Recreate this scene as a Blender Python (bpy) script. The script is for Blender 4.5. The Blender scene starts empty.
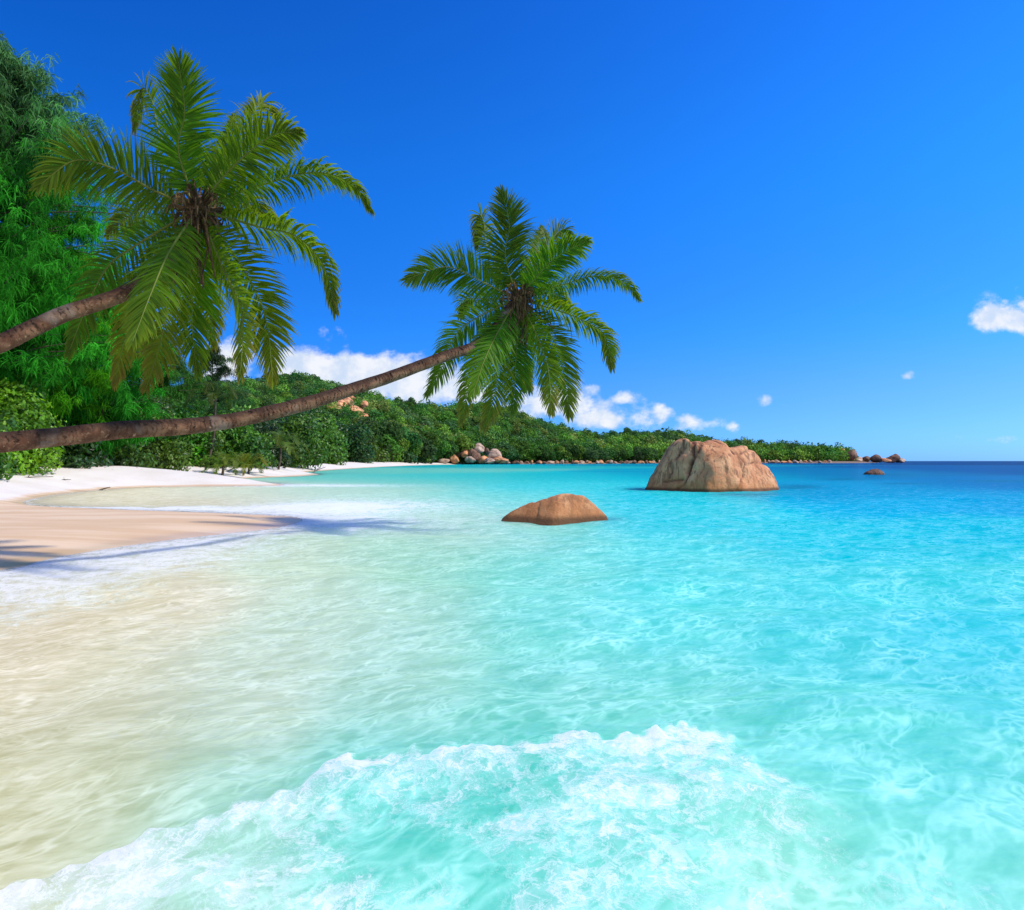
import bpy, math
import numpy as np
from mathutils import Vector
rng = np.random.default_rng(7)
sc = bpy.context.scene
COL = sc.collection
PI = math.pi
CAMH = 2.0; F = 682.7; CX = 512.0; HY = 461.0

def gp(px, py, z=0.0):
    """world point on level z seen towards a direction of the photograph"""
    Y = (CAMH - z) * F / (py - HY)
    return np.array([(px - CX) / F * Y, Y, z])
def wp(px, py, Y):
    return np.array([(px - CX) / F * Y, Y, CAMH + (HY - py) / F * Y])
def lin(r, g, b):
    c = np.array([r, g, b], float) / 255.0
    return np.where(c <= 0.04045, c / 12.92, ((c + 0.055) / 1.055) ** 2.4)

# ------------------------------------------------------------------ numpy noise
_perm = np.random.default_rng(3).integers(0, 1 << 30, 4096)
def _h(i, j, k):
    n = (i * 73856093) ^ (j * 19349663) ^ (k * 83492791)
    return (_perm[n & 4095] / float(1 << 30))
def vnoise(x, y, z=None):
    if z is None: z = np.zeros_like(x)
    i, j, k = np.floor(x).astype(np.int64), np.floor(y).astype(np.int64), np.floor(z).astype(np.int64)
    fx, fy, fz = x - i, y - j, z - k
    fx, fy, fz = [f * f * f * (f * (f * 6 - 15) + 10) for f in (fx, fy, fz)]
    r = 0
    for a in (0, 1):
        for b in (0, 1):
            for c in (0, 1):
                w = (fx if a else 1 - fx) * (fy if b else 1 - fy) * (fz if c else 1 - fz)
                r = r + w * _h(i + a, j + b, k + c)
    return r
def fbm(x, y, z=None, o=4):
    s = 0; a = 0.5; t = 0
    if z is None: z = np.zeros_like(x)
    for n in range(o):
        s = s + a * vnoise(x * 2 ** n + 17.3 * n, y * 2 ** n - 9.1 * n, z * 2 ** n + 4.7 * n); t += a; a *= 0.5
    return s / t
def sst(a, b, x):
    t = np.clip((x - a) / (b - a), 0, 1); return t * t * (3 - 2 * t)

# ------------------------------------------------------------------ mesh helpers
def np_mesh(name, V, F_, mat=None, parent=None, smooth=False, tint=None, attrs=None):
    """one mesh object; F_ is an (m,k) array or a list of such arrays"""
    V = np.asarray(V, np.float32)
    Fs = F_ if isinstance(F_, list) else [F_]
    Fs = [np.asarray(f, np.int32) for f in Fs if len(f)]
    me = bpy.data.meshes.new(name)
    me.vertices.add(len(V)); me.vertices.foreach_set('co', V.ravel())
    nl = sum(f.size for f in Fs); nf = sum(len(f) for f in Fs)
    me.loops.add(nl); me.loops.foreach_set('vertex_index', np.concatenate([f.ravel() for f in Fs]))
    me.polygons.add(nf)
    tot = np.concatenate([np.full(len(f), f.shape[1], np.int32) for f in Fs])
    st = np.concatenate([[0], np.cumsum(tot)[:-1]]).astype(np.int32)
    me.polygons.foreach_set('loop_start', st)
    me.polygons.foreach_set('use_smooth', np.full(nf, bool(smooth)))
    me.update(calc_edges=True); me.validate()
    if tint is not None:
        at = me.color_attributes.new('tint', 'FLOAT_COLOR', 'POINT')
        c = np.ones((len(V), 4), np.float32); c[:, :3] = tint
        at.data.foreach_set('color', c.ravel())
    for k, v in (attrs or {}).items():
        at = me.attributes.new(k, 'FLOAT', 'POINT'); at.data.foreach_set('value', np.asarray(v, np.float32))
    if mat: me.materials.append(mat)
    ob = bpy.data.objects.new(name, me); COL.objects.link(ob)
    if parent: ob.parent = parent
    return ob
def tag(o, label=None, cat=None, group=None, kind=None):
    if label: o['label'] = label
    if cat: o['category'] = cat
    if group: o['group'] = group
    if kind: o['kind'] = kind
    return o
def empty(name, loc=(0, 0, 0), rz=0.0, s=1.0):
    o = bpy.data.objects.new(name, None); COL.objects.link(o)
    o.location = [float(v) for v in loc]; o.rotation_euler = (0, 0, rz); o.scale = (s, s, s)
    o.empty_display_size = 0.3
    return o
def copy_tree(root, loc, rz=0.0, s=(1, 1, 1)):
    r = root.copy(); COL.objects.link(r)
    r.location = [float(v) for v in loc]; r.rotation_euler = (0, 0, rz); r.scale = s
    for ch in list(root.children):
        c = ch.copy(); COL.objects.link(c); c.parent = r
        for g in list(ch.children):
            d = g.copy(); COL.objects.link(d); d.parent = c
    return r
def grid_faces(nr, nc):
    i = np.arange(nr - 1)[:, None] * nc + np.arange(nc - 1)[None, :]
    i = i.ravel()
    return np.stack([i, i + 1, i + nc + 1, i + nc], 1)
class Acc:
    def __init__(s): s.V = []; s.F = {3: [], 4: []}; s.T = []; s.n = 0
    def add(s, V, F_, T=None):
        V = np.asarray(V, float)
        F_ = np.asarray(F_, int)
        s.V.append(V); s.F[F_.shape[1]].append(F_ + s.n)
        T = np.ones(3) if T is None else np.asarray(T, float)
        s.T.append(np.broadcast_to(T, (len(V), 3))); s.n += len(V)
    def build(s, name, mat, parent=None, smooth=False, attrs=None):
        Fs = [np.concatenate(s.F[k]) for k in (3, 4) if s.F[k]]
        return np_mesh(name, np.concatenate(s.V), Fs, mat, parent, smooth, np.concatenate(s.T), attrs)
def tube(P, R, k=8, bump=None):
    """tube mesh along points P with radii R"""
    P = np.asarray(P, float); n = len(P)
    T = np.gradient(P, axis=0); T /= np.linalg.norm(T, axis=1)[:, None] + 1e-9
    up = np.array([0, 0.15, 1.0]) if abs(T[:, 2]).mean() < 0.8 else np.array([0.1, 1.0, 0])
    S = np.cross(T, up); S /= np.linalg.norm(S, axis=1)[:, None]
    U = np.cross(S, T)
    a = np.arange(k) / k * 2 * PI
    R = np.broadcast_to(np.asarray(R, float), (n,))
    rr = R[:, None] * np.ones(k)[None, :]
    if bump is not None: rr = rr * bump(np.arange(n)[:, None] + 0 * a[None, :], a[None, :] + np.zeros((n, 1)))
    V = P[:, None, :] + rr[..., None] * (np.cos(a)[None, :, None] * S[:, None, :] + np.sin(a)[None, :, None] * U[:, None, :])
    i = np.arange(n - 1)[:, None] * k; j = np.arange(k)[None, :]; j2 = (j + 1) % k
    Fc = np.stack([i + j, i + j2, i + k + j2, i + k + j], -1).reshape(-1, 4)
    V = V.reshape(-1, 3)
    return V, Fc
def catmull(P, n):
    P = np.asarray(P, float)
    P = np.vstack([2 * P[0] - P[1], P, 2 * P[-1] - P[-2]])
    m = len(P) - 3
    t = np.linspace(0, m - 1e-9, n); i = t.astype(int); f = (t - i)[:, None]
    a, b, c, d = P[i], P[i + 1], P[i + 2], P[i + 3]
    return 0.5 * ((2 * b) + (-a + c) * f + (2 * a - 5 * b + 4 * c - d) * f ** 2 + (-a + 3 * b - 3 * c + d) * f ** 3)

# ------------------------------------------------------------------ node helpers
class N:
    def __init__(s, name):
        s.m = bpy.data.materials.new(name); s.m.use_nodes = True
        s.t = s.m.node_tree; s.t.nodes.clear(); s.out = s.t.nodes.new('ShaderNodeOutputMaterial')
    def n(s, typ, ins=None, **kw):
        nd = s.t.nodes.new(typ)
        for k, v in kw.items(): setattr(nd, k, v)
        for k, v in (ins or {}).items():
            sk = nd.inputs[k]
            if isinstance(v, bpy.types.NodeSocket): s.t.links.new(v, sk)
            else: sk.default_value = v
        return nd
    def math(s, op, a, b=0.0, c=0.0, clamp=False):
        return s.n('ShaderNodeMath', {0: a, 1: b, 2: c}, operation=op, use_clamp=clamp).outputs[0]
    def smooth(s, x, a, b):
        return s.n('ShaderNodeMapRange', {'Value': x, 'From Min': a, 'From Max': b}, interpolation_type='SMOOTHSTEP').outputs[0]
    def noise(s, vec, scale, detail=4, rough=0.5, dist=0.0):
        return s.n('ShaderNodeTexNoise', {'Vector': vec, 'Scale': scale, 'Detail': detail, 'Roughness': rough, 'Distortion': dist}).outputs[0]
    def mix(s, f, a, b, mode='MIX'):
        nd = s.t.nodes.new('ShaderNodeMix'); nd.data_type = 'RGBA'; nd.blend_type = mode
        for idx, v in ((0, f), (6, a), (7, b)):
            if isinstance(v, bpy.types.NodeSocket): s.t.links.new(v, nd.inputs[idx])
            else: nd.inputs[idx].default_value = v if idx == 0 else (*v, 1)
        return nd.outputs[2]
    def surf(s, sh): s.t.links.new(sh, s.out.inputs['Surface'])
    def attr(s, name): return s.n('ShaderNodeAttribute', attribute_name=name)
    def bump(s, h, strength, dist, normal=None):
        d = {'Height': h, 'Strength': strength, 'Distance': dist}
        if normal is not None: d['Normal'] = normal
        return s.n('ShaderNodeBump', d).outputs[0]
    def pos(s, sx=1, sy=1, sz=1, rz=0.0):
        g = s.n('ShaderNodeNewGeometry')
        v = s.n('ShaderNodeVectorRotate', {'Vector': g.outputs['Position'], 'Angle': -rz}, rotation_type='Z_AXIS').outputs[0]
        return s.n('ShaderNodeMapping', {'Vector': v, 'Scale': (sx, sy, sz)}).outputs[0]
    def obj(s):
        return s.n('ShaderNodeTexCoord').outputs['Object']

def leaf_material(name, rough=0.45, trans=0.35, var=0.25, spec=0.35):
    N_ = N(name)
    c = N_.attr('tint').outputs['Color']
    rnd = N_.n('ShaderNodeObjectInfo').outputs['Random']
    p = N_.pos()
    nz = N_.noise(p, 0.9, 3)
    v = N_.math('ADD', N_.math('MULTIPLY', N_.math('SUBTRACT', nz, 0.5), 0.9), 1.0)
    v = N_.math('MULTIPLY', v, N_.math('ADD', 1 - var, N_.math('MULTIPLY', rnd, 2 * var)))
    hs = N_.n('ShaderNodeHueSaturation', {'Color': c, 'Value': v, 'Hue': N_.math('ADD', 0.5 - 0.02, N_.math('MULTIPLY', rnd, 0.035)), 'Saturation': 1.0}).outputs[0]
    b = N_.n('ShaderNodeBsdfPrincipled', {'Base Color': hs, 'Roughness': rough, 'Specular IOR Level': spec})
    tc = N_.mix(1.0, hs, (1.5, 1.5, 0.5), 'MULTIPLY')
    t = N_.n('ShaderNodeBsdfTranslucent', {'Color': tc})
    N_.surf(N_.n('ShaderNodeMixShader', {0: trans, 1: b.outputs[0], 2: t.outputs[0]}).outputs[0])
    return N_.m
M_leaf = leaf_material('broad_leaves', 0.4, 0.3)
M_needle = leaf_material('needle_foliage', 0.8, 0.25, 0.1, 0.04)
M_palm = leaf_material('palm_leaflets', 0.5, 0.5, 0.05, 0.22)
M_hill = leaf_material('hillside_leaves', 0.7, 0.25, 0.3, 0.1)

def bark_material(name, c1, c2, c3, ring=False):
    N_ = N(name)
    p = N_.obj()
    n1 = N_.noise(p, 3.0, 6, 0.65); n2 = N_.noise(p, 14.0, 5, 0.7)
    col = N_.mix(N_.smooth(n1, 0.38, 0.62), c1, c2)
    col = N_.mix(N_.smooth(n2, 0.55, 0.72), col, c3)
    h = N_.math('ADD', n1, N_.math('MULTIPLY', n2, 0.6))
    if ring:
        u = N_.attr('along').outputs['Fac']
        w = N_.math('ADD', N_.math('MULTIPLY', u, 11.0), N_.math('MULTIPLY', N_.noise(p, 5.0, 4, 0.6), 3.2))
        fr = N_.math('FRACT', w)
        band = N_.math('MULTIPLY', N_.smooth(fr, 0.6, 1.0), N_.smooth(N_.noise(p, 4.0, 3, 0.6), 0.42, 0.6))
        col = N_.mix(N_.math('MULTIPLY', band, 0.5), col, (0.03, 0.014, 0.01))
        h = N_.math('SUBTRACT', h, N_.math('MULTIPLY', band, 0.8))
        gg = N_.n('ShaderNodeNewGeometry').outputs['Normal']
        nzz = N_.n('ShaderNodeSeparateXYZ', {0: gg}).outputs[2]
        topdark = N_.smooth(N_.math('ADD', nzz, N_.math('MULTIPLY', N_.math('SUBTRACT', n2, 0.5), 1.8)), -0.1, 0.7)
        col = N_.mix(N_.math('MULTIPLY', topdark, 0.80), col, (0.026, 0.013, 0.008))  # upward-facing bark coloured darker, broken up by noise
        n3 = N_.noise(p, 1.1, 3)
        col = N_.mix(N_.math('MULTIPLY', N_.smooth(n3, 0.56, 0.66), 0.45), col, (0.30, 0.24, 0.19))
    bp = N_.bump(h, 0.9, 0.03)
    b = N_.n('ShaderNodeBsdfPrincipled', {'Base Color': col, 'Roughness': 0.85, 'Normal': bp, 'Specular IOR Level': 0.2})
    N_.surf(b.outputs[0]); return N_.m
M_ptrunk = bark_material('palm_bark', (0.09, 0.036, 0.018), (0.21, 0.105, 0.055), (0.36, 0.22, 0.13), True)
M_bark = bark_material('tree_bark', (0.05, 0.035, 0.025), (0.12, 0.09, 0.065), (0.2, 0.16, 0.12))
M_fibre = bark_material('palm_fibre', (0.07, 0.035, 0.015), (0.2, 0.11, 0.045), (0.32, 0.2, 0.08))
M_drift = bark_material('driftwood', (0.1, 0.075, 0.055), (0.2, 0.16, 0.12), (0.3, 0.25, 0.2))

def rock_material(name, base, dark, warm, tide=0.55):
    N_ = N(name)
    p = N_.obj()
    z = N_.n('ShaderNodeSeparateXYZ', {0: p}).outputs[2]
    n1 = N_.noise(p, 0.8, 6, 0.6, 0.4); n2 = N_.noise(p, 7.0, 6, 0.7); n4 = N_.noise(p, 42.0, 3, 0.7)
    st = N_.noise(N_.n('ShaderNodeMapping', {'Vector': p, 'Scale': (2.2, 2.2, 0.35)}).outputs[0], 1.3, 5, 0.65, 0.6)
    col = N_.mix(N_.smooth(n1, 0.40, 0.66), base, warm)
    col = N_.mix(N_.math('MULTIPLY', N_.smooth(st, 0.50, 0.62), 0.75), col, dark)
    col = N_.mix(N_.math('MULTIPLY', N_.smooth(n2, 0.52, 0.75), 0.5), col, dark)
    col = N_.mix(N_.math('MULTIPLY', N_.smooth(n4, 0.5, 0.8), 0.35), col, dark)
    cr = N_.attr('crack').outputs['Fac']
    col = N_.mix(N_.math('MULTIPLY', cr, 0.92), col, (0.045, 0.02, 0.014))  # shade inside the cracks painted as dark brown
    g = N_.n('ShaderNodeNewGeometry').outputs['Position']
    gz = N_.n('ShaderNodeSeparateXYZ', {0: g}).outputs[2]
    wet = N_.smooth(N_.math('ADD', gz, N_.math('MULTIPLY', n2, 0.15)), 0.36, 0.16)
    orange = N_.smooth(N_.math('ADD', gz, N_.math('MULTIPLY', n1, 1.6)), 2.0, 0.9)
    col = N_.mix(N_.math('MULTIPLY', orange, tide), col, (0.52, 0.20, 0.065))
    col = N_.mix(N_.math('MULTIPLY', wet, 0.85), col, (0.09, 0.045, 0.02))
    h = N_.math('ADD', N_.math('MULTIPLY', n2, 0.7), N_.math('MULTIPLY', n4, 0.25))
    bp = N_.bump(h, 0.9, 0.14)
    b = N_.n('ShaderNodeBsdfPrincipled', {'Base Color': col, 'Roughness': 0.82, 'Normal': bp, 'Specular IOR Level': 0.25})
    N_.surf(b.outputs[0]); return N_.m
M_rock = rock_material('granite', (0.66, 0.28, 0.125), (0.24, 0.10, 0.05), (0.82, 0.42, 0.20), 0.7)
M_rock_dark = rock_material('weathered_granite', (0.20, 0.105, 0.065), (0.05, 0.03, 0.02), (0.30, 0.17, 0.11), 0.0)
M_rock_far = rock_material('pale_granite', (0.48, 0.31, 0.21), (0.19, 0.12, 0.085), (0.60, 0.43, 0.31), 0.1)

# ------------------------------------------------------------------ coast
coast_px = [(0, 570), (40, 561), (80, 553), (160, 541), (230, 533), (275, 528), (296, 523), (302, 520), (296, 517), (270, 515),
            (200, 512), (140, 510), (90, 508), (50, 506.5), (25, 504), (28, 500), (60, 494), (110, 489), (150, 487.2), (200, 486.5), (240, 486), (285, 485),
            (250, 481.5), (225, 479.5), (262, 477.5), (300, 476), (318, 474), (300, 472.5), (322, 470.5), (352, 468.5), (385, 466.6),
            (420, 465.2), (445, 464.6), (475, 464.2), (505, 464.0), (570, 463.8), (640, 463.5), (700, 463.3), (760, 463.0), (830, 463.0), (862, 462.9), (880, 462.7)]
cw = np.array([gp(*p)[:2] for p in coast_px])
near = np.array([[-30, -40], [-22, -12], [-15.5, 1], [-12.5, 6], [-11.0, 9.5]])
far = np.array([[400, 1000], [-600, 1500], [-1500, 900], [-1500, -40]])
def dens(P, n=4):
    Q = catmull(P, (len(P) - 1) * n + 1); return Q
coast = np.vstack([dens(np.vstack([near, cw]), 4), far])
def sdist(X, Y):
    """signed distance to the coast, positive on land"""
    X = X.ravel(); Y = Y.ravel()
    A = coast; B = np.roll(coast, -1, axis=0)
    d2 = np.full(X.shape, 1e18); inside = np.zeros(X.shape, bool)
    for (ax, ay), (bx, by) in zip(A, B):
        ex, ey = bx - ax, by - ay
        t = np.clip(((X - ax) * ex + (Y - ay) * ey) / (ex * ex + ey * ey + 1e-12), 0, 1)
        dx = X - ax - t * ex; dy = Y - ay - t * ey
        d2 = np.minimum(d2, dx * dx + dy * dy)
        c = ((ay > Y) != (by > Y))
        if ey != 0:
            inside ^= c & (X < ax + (Y - ay) / ey * ex)
    d = np.sqrt(d2)
    return np.where(inside, d, -d)
def height(X, Y, d):
    land = 1.82 * (1 - np.exp(-(np.maximum(d, 0) / 6.8) ** 1.3))
    lim = sst(27, 31.5, Y + 0.25 * np.clip(-X - 20, 0, 40))
    low = 0.24 * (1 - np.exp(-(np.maximum(d, 0) / 2.2) ** 1.3))
    land = low * (1 - lim) + land * lim
    far_x = np.clip(-X - 18 - 0.5 * Y, 0, 60) * 0.05
    land = land + far_x * (d > 0) * sst(0, 10, d)
    land = land + (fbm(X * 0.35, Y * 0.35) - 0.5) * 0.12 * sst(0.5, 6, d) + (fbm(X * 1.7 + 9, Y * 1.7) - 0.5) * 0.03 * sst(0.3, 3, d)
    dd = np.maximum(-d, 0)
    sea = -(0.10 * dd / (1 + 0.10 * dd) * 1.0 + 0.05 * dd); sea = np.maximum(sea, -25)
    return np.where(d > 0, land, sea)
def ground_z(x, y):
    X = np.array([float(x)]); Y = np.array([float(y)])
    return float(height(X, Y, sdist(X, Y))[0])

def fan(nu, nv, umax, y0, ymax, apex, dense=0.8, k=1.0):
    """fan-shaped grid, denser towards the viewer"""
    t = np.linspace(-1, 1, nu); u = umax * (k * t + (1 - k) * t ** 3)
    s = np.linspace(0, 1, nv)
    lo, hi = math.log(y0 + apex), math.log(ymax + apex)
    Yv = np.exp(lo + (hi - lo) * s) - apex
    Xg = u[None, :] * (Yv + apex)[:, None]; Yg = np.repeat(Yv[:, None], nu, 1)
    return Xg, Yg
# terrain
Xg, Yg = fan(520, 560, 2.2, -7.5, 24000, 9.0, k=0.45)
dg = sdist(Xg, Yg)
Zg = height(Xg.ravel(), Yg.ravel(), dg)
N_ = N('beach_sand')
p = N_.pos(); gz = N_.n('ShaderNodeSeparateXYZ', {0: p}).outputs[2]
n1 = N_.noise(p, 0.35, 4); n2 = N_.noise(p, 6.0, 5, 0.6); n3 = N_.noise(p, 90.0, 2, 0.6)
nb = N_.noise(N_.pos(0.25, 1.6, 1, 0.12), 0.5, 4, 0.6)
lagoon = N_.math('MULTIPLY', N_.smooth(N_.n('ShaderNodeSeparateXYZ', {0: p}).outputs[1], 29.5, 33.0), 0.24)
wet = N_.smooth(N_.math('ADD', N_.math('ADD', gz, lagoon), N_.math('MULTIPLY', N_.math('SUBTRACT', nb, 0.5), 0.16)), 0.40, 0.29)
dry = N_.mix(N_.smooth(n1, 0.35, 0.7), (0.84, 0.76, 0.66), (0.77, 0.68, 0.57))
dry = N_.mix(N_.math('MULTIPLY', N_.smooth(n2, 0.5, 0.8), 0.35), dry, (0.64, 0.54, 0.43))
wc = N_.mix(N_.smooth(nb, 0.40, 0.62), (0.69, 0.46, 0.265), (0.79, 0.575, 0.37))
dry = N_.mix(N_.smooth(N_.n('ShaderNodeSeparateXYZ', {0: p}).outputs[1], 420.0, 470.0), dry, (0.20, 0.13, 0.085))
col = N_.mix(wet, dry, wc)
col = N_.mix(N_.math('MULTIPLY', n3, 0.16), col, (0.42, 0.30, 0.19))
veryw = N_.smooth(N_.math('ADD', gz, N_.math('MULTIPLY', N_.math('SUBTRACT', nb, 0.5), 0.10)), 0.09, 0.02)
ro = N_.math('SUBTRACT', 0.9, N_.math('MULTIPLY', veryw, 0.55))
bp = N_.bump(N_.math('ADD', n2, N_.math('MULTIPLY', n3, 0.15)), N_.math('SUBTRACT', 0.5, N_.math('MULTIPLY', wet, 0.42)), 0.05)
b = N_.n('ShaderNodeBsdfPrincipled', {'Base Color': col, 'Roughness': ro, 'Normal': bp, 'Specular IOR Level': 0.25})
N_.surf(b.outputs[0]); M_sand = N_.m
tag(np_mesh('beach', np.stack([Xg.ravel(), Yg.ravel(), Zg], 1), grid_faces(*Xg.shape), M_sand, smooth=True), kind='structure')

# ------------------------------------------------------------------ sea
Xw, Yw = fan(1150, 950, 2.2, -7.4, 23500, 9.0, k=0.30)
X = Xw.ravel(); Y = Yw.ravel()
dw = sdist(X, Y)
Ys = np.maximum(Y, 1.2)
PX = CX + F * X / Ys; PY = HY + F * CAMH / Ys
PXc = np.clip(PX, -200, 1224)
ctrl = [  # colour the water shows at noon over its sandy bottom, by place
 (1000, 463, 0, 70, 140), (760, 463, 0, 95, 165), (600, 464, 10, 150, 195), (450, 466, 60, 185, 205), (380, 470, 120, 208, 210),
 (1000, 470, 0, 92, 170), (850, 473, 0, 125, 190), (700, 475, 10, 165, 210), (600, 478, 45, 195, 225), (480, 478, 80, 208, 222), (400, 482, 125, 212, 215),
 (1000, 484, 0, 120, 195), (870, 490, 0, 155, 215), (650, 492, 50, 205, 235), (560, 486, 78, 215, 238), (500, 497, 115, 222, 232), (400, 500, 185, 225, 220), (340, 490, 190, 226, 224), (250, 492, 220, 226, 220), (120, 497, 232, 226, 216),
 (1000, 502, 5, 160, 225), (920, 506, 20, 182, 236), (700, 520, 70, 212, 240), (550, 528, 125, 222, 232), (430, 525, 190, 226, 222), (200, 510, 215, 210, 198),
 (1000, 540, 50, 198, 232), (850, 545, 65, 206, 236), (1000, 580, 92, 216, 232), (885, 585, 98, 222, 238), (700, 575, 105, 224, 240), (560, 575, 130, 226, 230), (430, 575, 165, 222, 212), (300, 570, 208, 228, 218), (150, 580, 230, 222, 208), (0, 610, 230, 216, 202),
 (1000, 640, 85, 214, 240), (850, 650, 100, 220, 238), (700, 620, 115, 228, 238), (560, 650, 130, 226, 234), (430, 650, 175, 224, 220), (350, 630, 195, 224, 217), (280, 650, 208, 226, 218), (120, 660, 222, 220, 208), (0, 680, 226, 216, 202),
 (1000, 720, 100, 216, 232), (850, 730, 120, 224, 230), (700, 720, 135, 226, 226), (560, 710, 145, 220, 220), (420, 710, 172, 220, 214), (230, 715, 200, 218, 208), (100, 760, 208, 212, 196), (0, 800, 212, 210, 190),
 (1000, 820, 125, 226, 230), (880, 795, 128, 228, 230), (700, 820, 130, 226, 224), (560, 800, 105, 214, 214), (420, 840, 95, 210, 212), (250, 860, 160, 218, 212), (100, 860, 195, 212, 190),
 (1000, 905, 150, 234, 236), (800, 905, 165, 236, 230), (600, 905, 120, 218, 218), (400, 905, 135, 222, 218), (200, 905, 175, 222, 214), (0, 840, 208, 206, 178)]
cc = np.array(ctrl, float)
refl = np.interp(cc[:, 1], [463, 480, 520, 900], [.05, .04, .05, .02])[:, None] * np.array([.12, .42, .95])
cl = np.clip((np.stack([lin(*c) for c in cc[:, 2:]]) - refl) / np.array([1.08, 1.12, 1.52]), .002, .93)      # albedo
def warpy(py): return np.log(np.maximum(py - HY, 1.2)) * 150
W = np.zeros((len(X), 1)); C = np.zeros((len(X), 3))
wy = warpy(PY); jit = (fbm(X * 0.25, Y * 0.12, o=3) - 0.5) * 110 * np.clip(20 / Ys, 0.15, 1)
wyj = wy + jit * 0.5
for (a, b_), c in zip(cc[:, :2], cl):
    r2 = ((PXc + jit - a) / 80) ** 2 + ((wyj - warpy(b_)) / 38) ** 2
    w = np.exp(-r2)[:, None] + (1e-3 / (1 + r2) ** 2)[:, None]
    W += w; C += w * c
tintW = C / W
def Gr(px, py, sx, sy): return np.exp(-((PX - px) / sx) ** 2 - ((PY - py) / sy) ** 2)
reef = Gr(795, 487, 26, 2.6) + Gr(640, 489, 16, 1.8) + Gr(745, 494.5, 34, 1.6) + .8 * Gr(842, 479.5, 22, 1.2) + .8 * Gr(905, 483.5, 26, 1.0) + .9 * Gr(610, 519, 12, 2.2) + .7 * Gr(1000, 481, 50, 1.2) + .6 * Gr(895, 474.5, 22, .9)
reef = np.clip(reef * (.55 + .9 * fbm(X * .6, Y * .6, o=3)), 0, 1)[:, None] * .75
tintW = tintW * (1 - reef) + np.array([.004, .14, .22]) * reef
deep = np.clip((-Y + 0.0) / 5, 0, 1)
# foam density by place
def G(px, py, sx, sy, a=1.0, rot=0.0):
    dx = PX - px; dy = PY - py; c, s = math.cos(rot), math.sin(rot)
    return a * np.exp(-((dx * c + dy * s) / sx) ** 2 - ((-dx * s + dy * c) / sy) ** 2)
ex = np.array([-400, -100, 0, 60, 120, 150, 200, 260, 300, 345, 400, 450, 520, 600, 680, 730, 800, 1100, 1600.])
ey = np.array([1120, 930, 884, 858, 836, 826, 822, 808, 792, 768, 764, 757, 752, 745, 742, 752, 790, 930, 1200.])
wob = (fbm(X * 1.6, Y * 1.6, o=4) - 0.5) * 42 + (fbm(X * 9, Y * 9 + 40, o=3) - 0.5) * 22
edge = np.interp(PX, ex, ey) + wob
inw = PY - edge
fade = 1 - sst(640, 840, PX)
vis = (Y > 0.3)
bore = sst(-3, 5, inw) * (0.40 + 0.66 * np.exp(-np.maximum(inw, 0) / 18.0)) * fade * vis
bore = bore * (1 + 0.0 * bore)
patch = (G(555, 840, 70, 26, .45) + G(690, 800, 80, 16, .35) + G(60, 900, 120, 30, .22, -0.2) + G(250, 870, 120, 24, .15, -.3) + G(330, 905, 60, 30, .2)
         + G(640, 890, 60, 12, .15) + G(830, 880, 110, 26, .26) + G(780, 830, 90, 34, .26) + G(930, 900, 90, 22, .2) + G(700, 765, 70, 12, .25) + G(880, 800, 40, 12, .12)
         - G(385, 850, 50, 34, .42) - G(440, 845, 40, 26, .2) - G(505, 812, 50, 22, .3) - G(480, 880, 60, 30, .22)) * sst(-2, 8, inw) * vis
foam = bore + patch
lacy = (fbm(X * 0.8 + 3, Y * 2.2, o=4) - 0.5)
shore = np.exp(-np.maximum(-dw, 0) / 0.35) * (dw < 0) * (Y > 6) * (Y < 75) * 0.85
swash = np.exp(-(np.maximum(-dw, 0) / 2.4) ** 2) * sst(8, 10, Y) * (Y < 30) * 0.78 * (1 - sst(240, 340, PX))
tip = G(335, 517, 60, 15, .80) + G(420, 523, 110, 8, .40) + G(330, 506, 80, 5, .75) + G(150, 508, 170, 1.8, .6) + G(310, 485.5, 90, 1.6, 1.0) + G(410, 506, 90, 8, .42) + G(40, 595, 120, 26, .42, -.25) + G(190, 560, 110, 13, .42, -.2)
foam = foam + (np.maximum(shore, swash) + tip * (dw < 0)) * (1 + 0.7 * lacy) * vis
foam = np.clip(foam, 0, 1.15)
# wave geometry: ripples everywhere, the bore in front
amp = np.clip(1.0 - Ys / 90, 0, 1) * sst(0.05, 1.6, -dw)
Z = np.zeros_like(X)
r2_ = np.random.default_rng(11)
for k in range(22):
    lam = 0.28 * 1.16 ** k; th = 1.25 + r2_.normal() * 0.5
    ph = r2_.uniform(0, 6.28)
    wv = np.sin((X * math.cos(th) + Y * math.sin(th)) * 2 * PI / lam + ph + 2.2 * (fbm(X * 0.6 / lam ** .5, Y * 0.6 / lam ** .5 + k, o=2) - 0.5) * 3)
    cut = np.clip((lam * 60) / Ys, 0, 1)
    Z += wv * lam * 0.0050 * cut
Z = Z * amp
sm = sst(-4, 10, inw) * fade * vis
Z += sm * (0.03 + 0.05 * np.exp(-np.maximum(inw, 0) / 26.0)) + sm * (fbm(X * 2.2, Y * 2.2, o=5) - 0.45) * 0.09 + sm * (fbm(X * 14, Y * 14, o=3) - 0.5) * 0.02
Z += np.clip(patch, 0, 1) * 0.05
# jets of spray along the front edge of the bore
depth = -height(X, Y, dw)
alpha = np.clip(1 - np.exp(-np.maximum(depth, 0) / 0.10), 0, 1)
alpha = np.where(dw > 0, 0.0, alpha)
Z = np.where(dw > 0, -0.35 * sst(0, 1.2, dw) - 0.002, Z)
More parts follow.
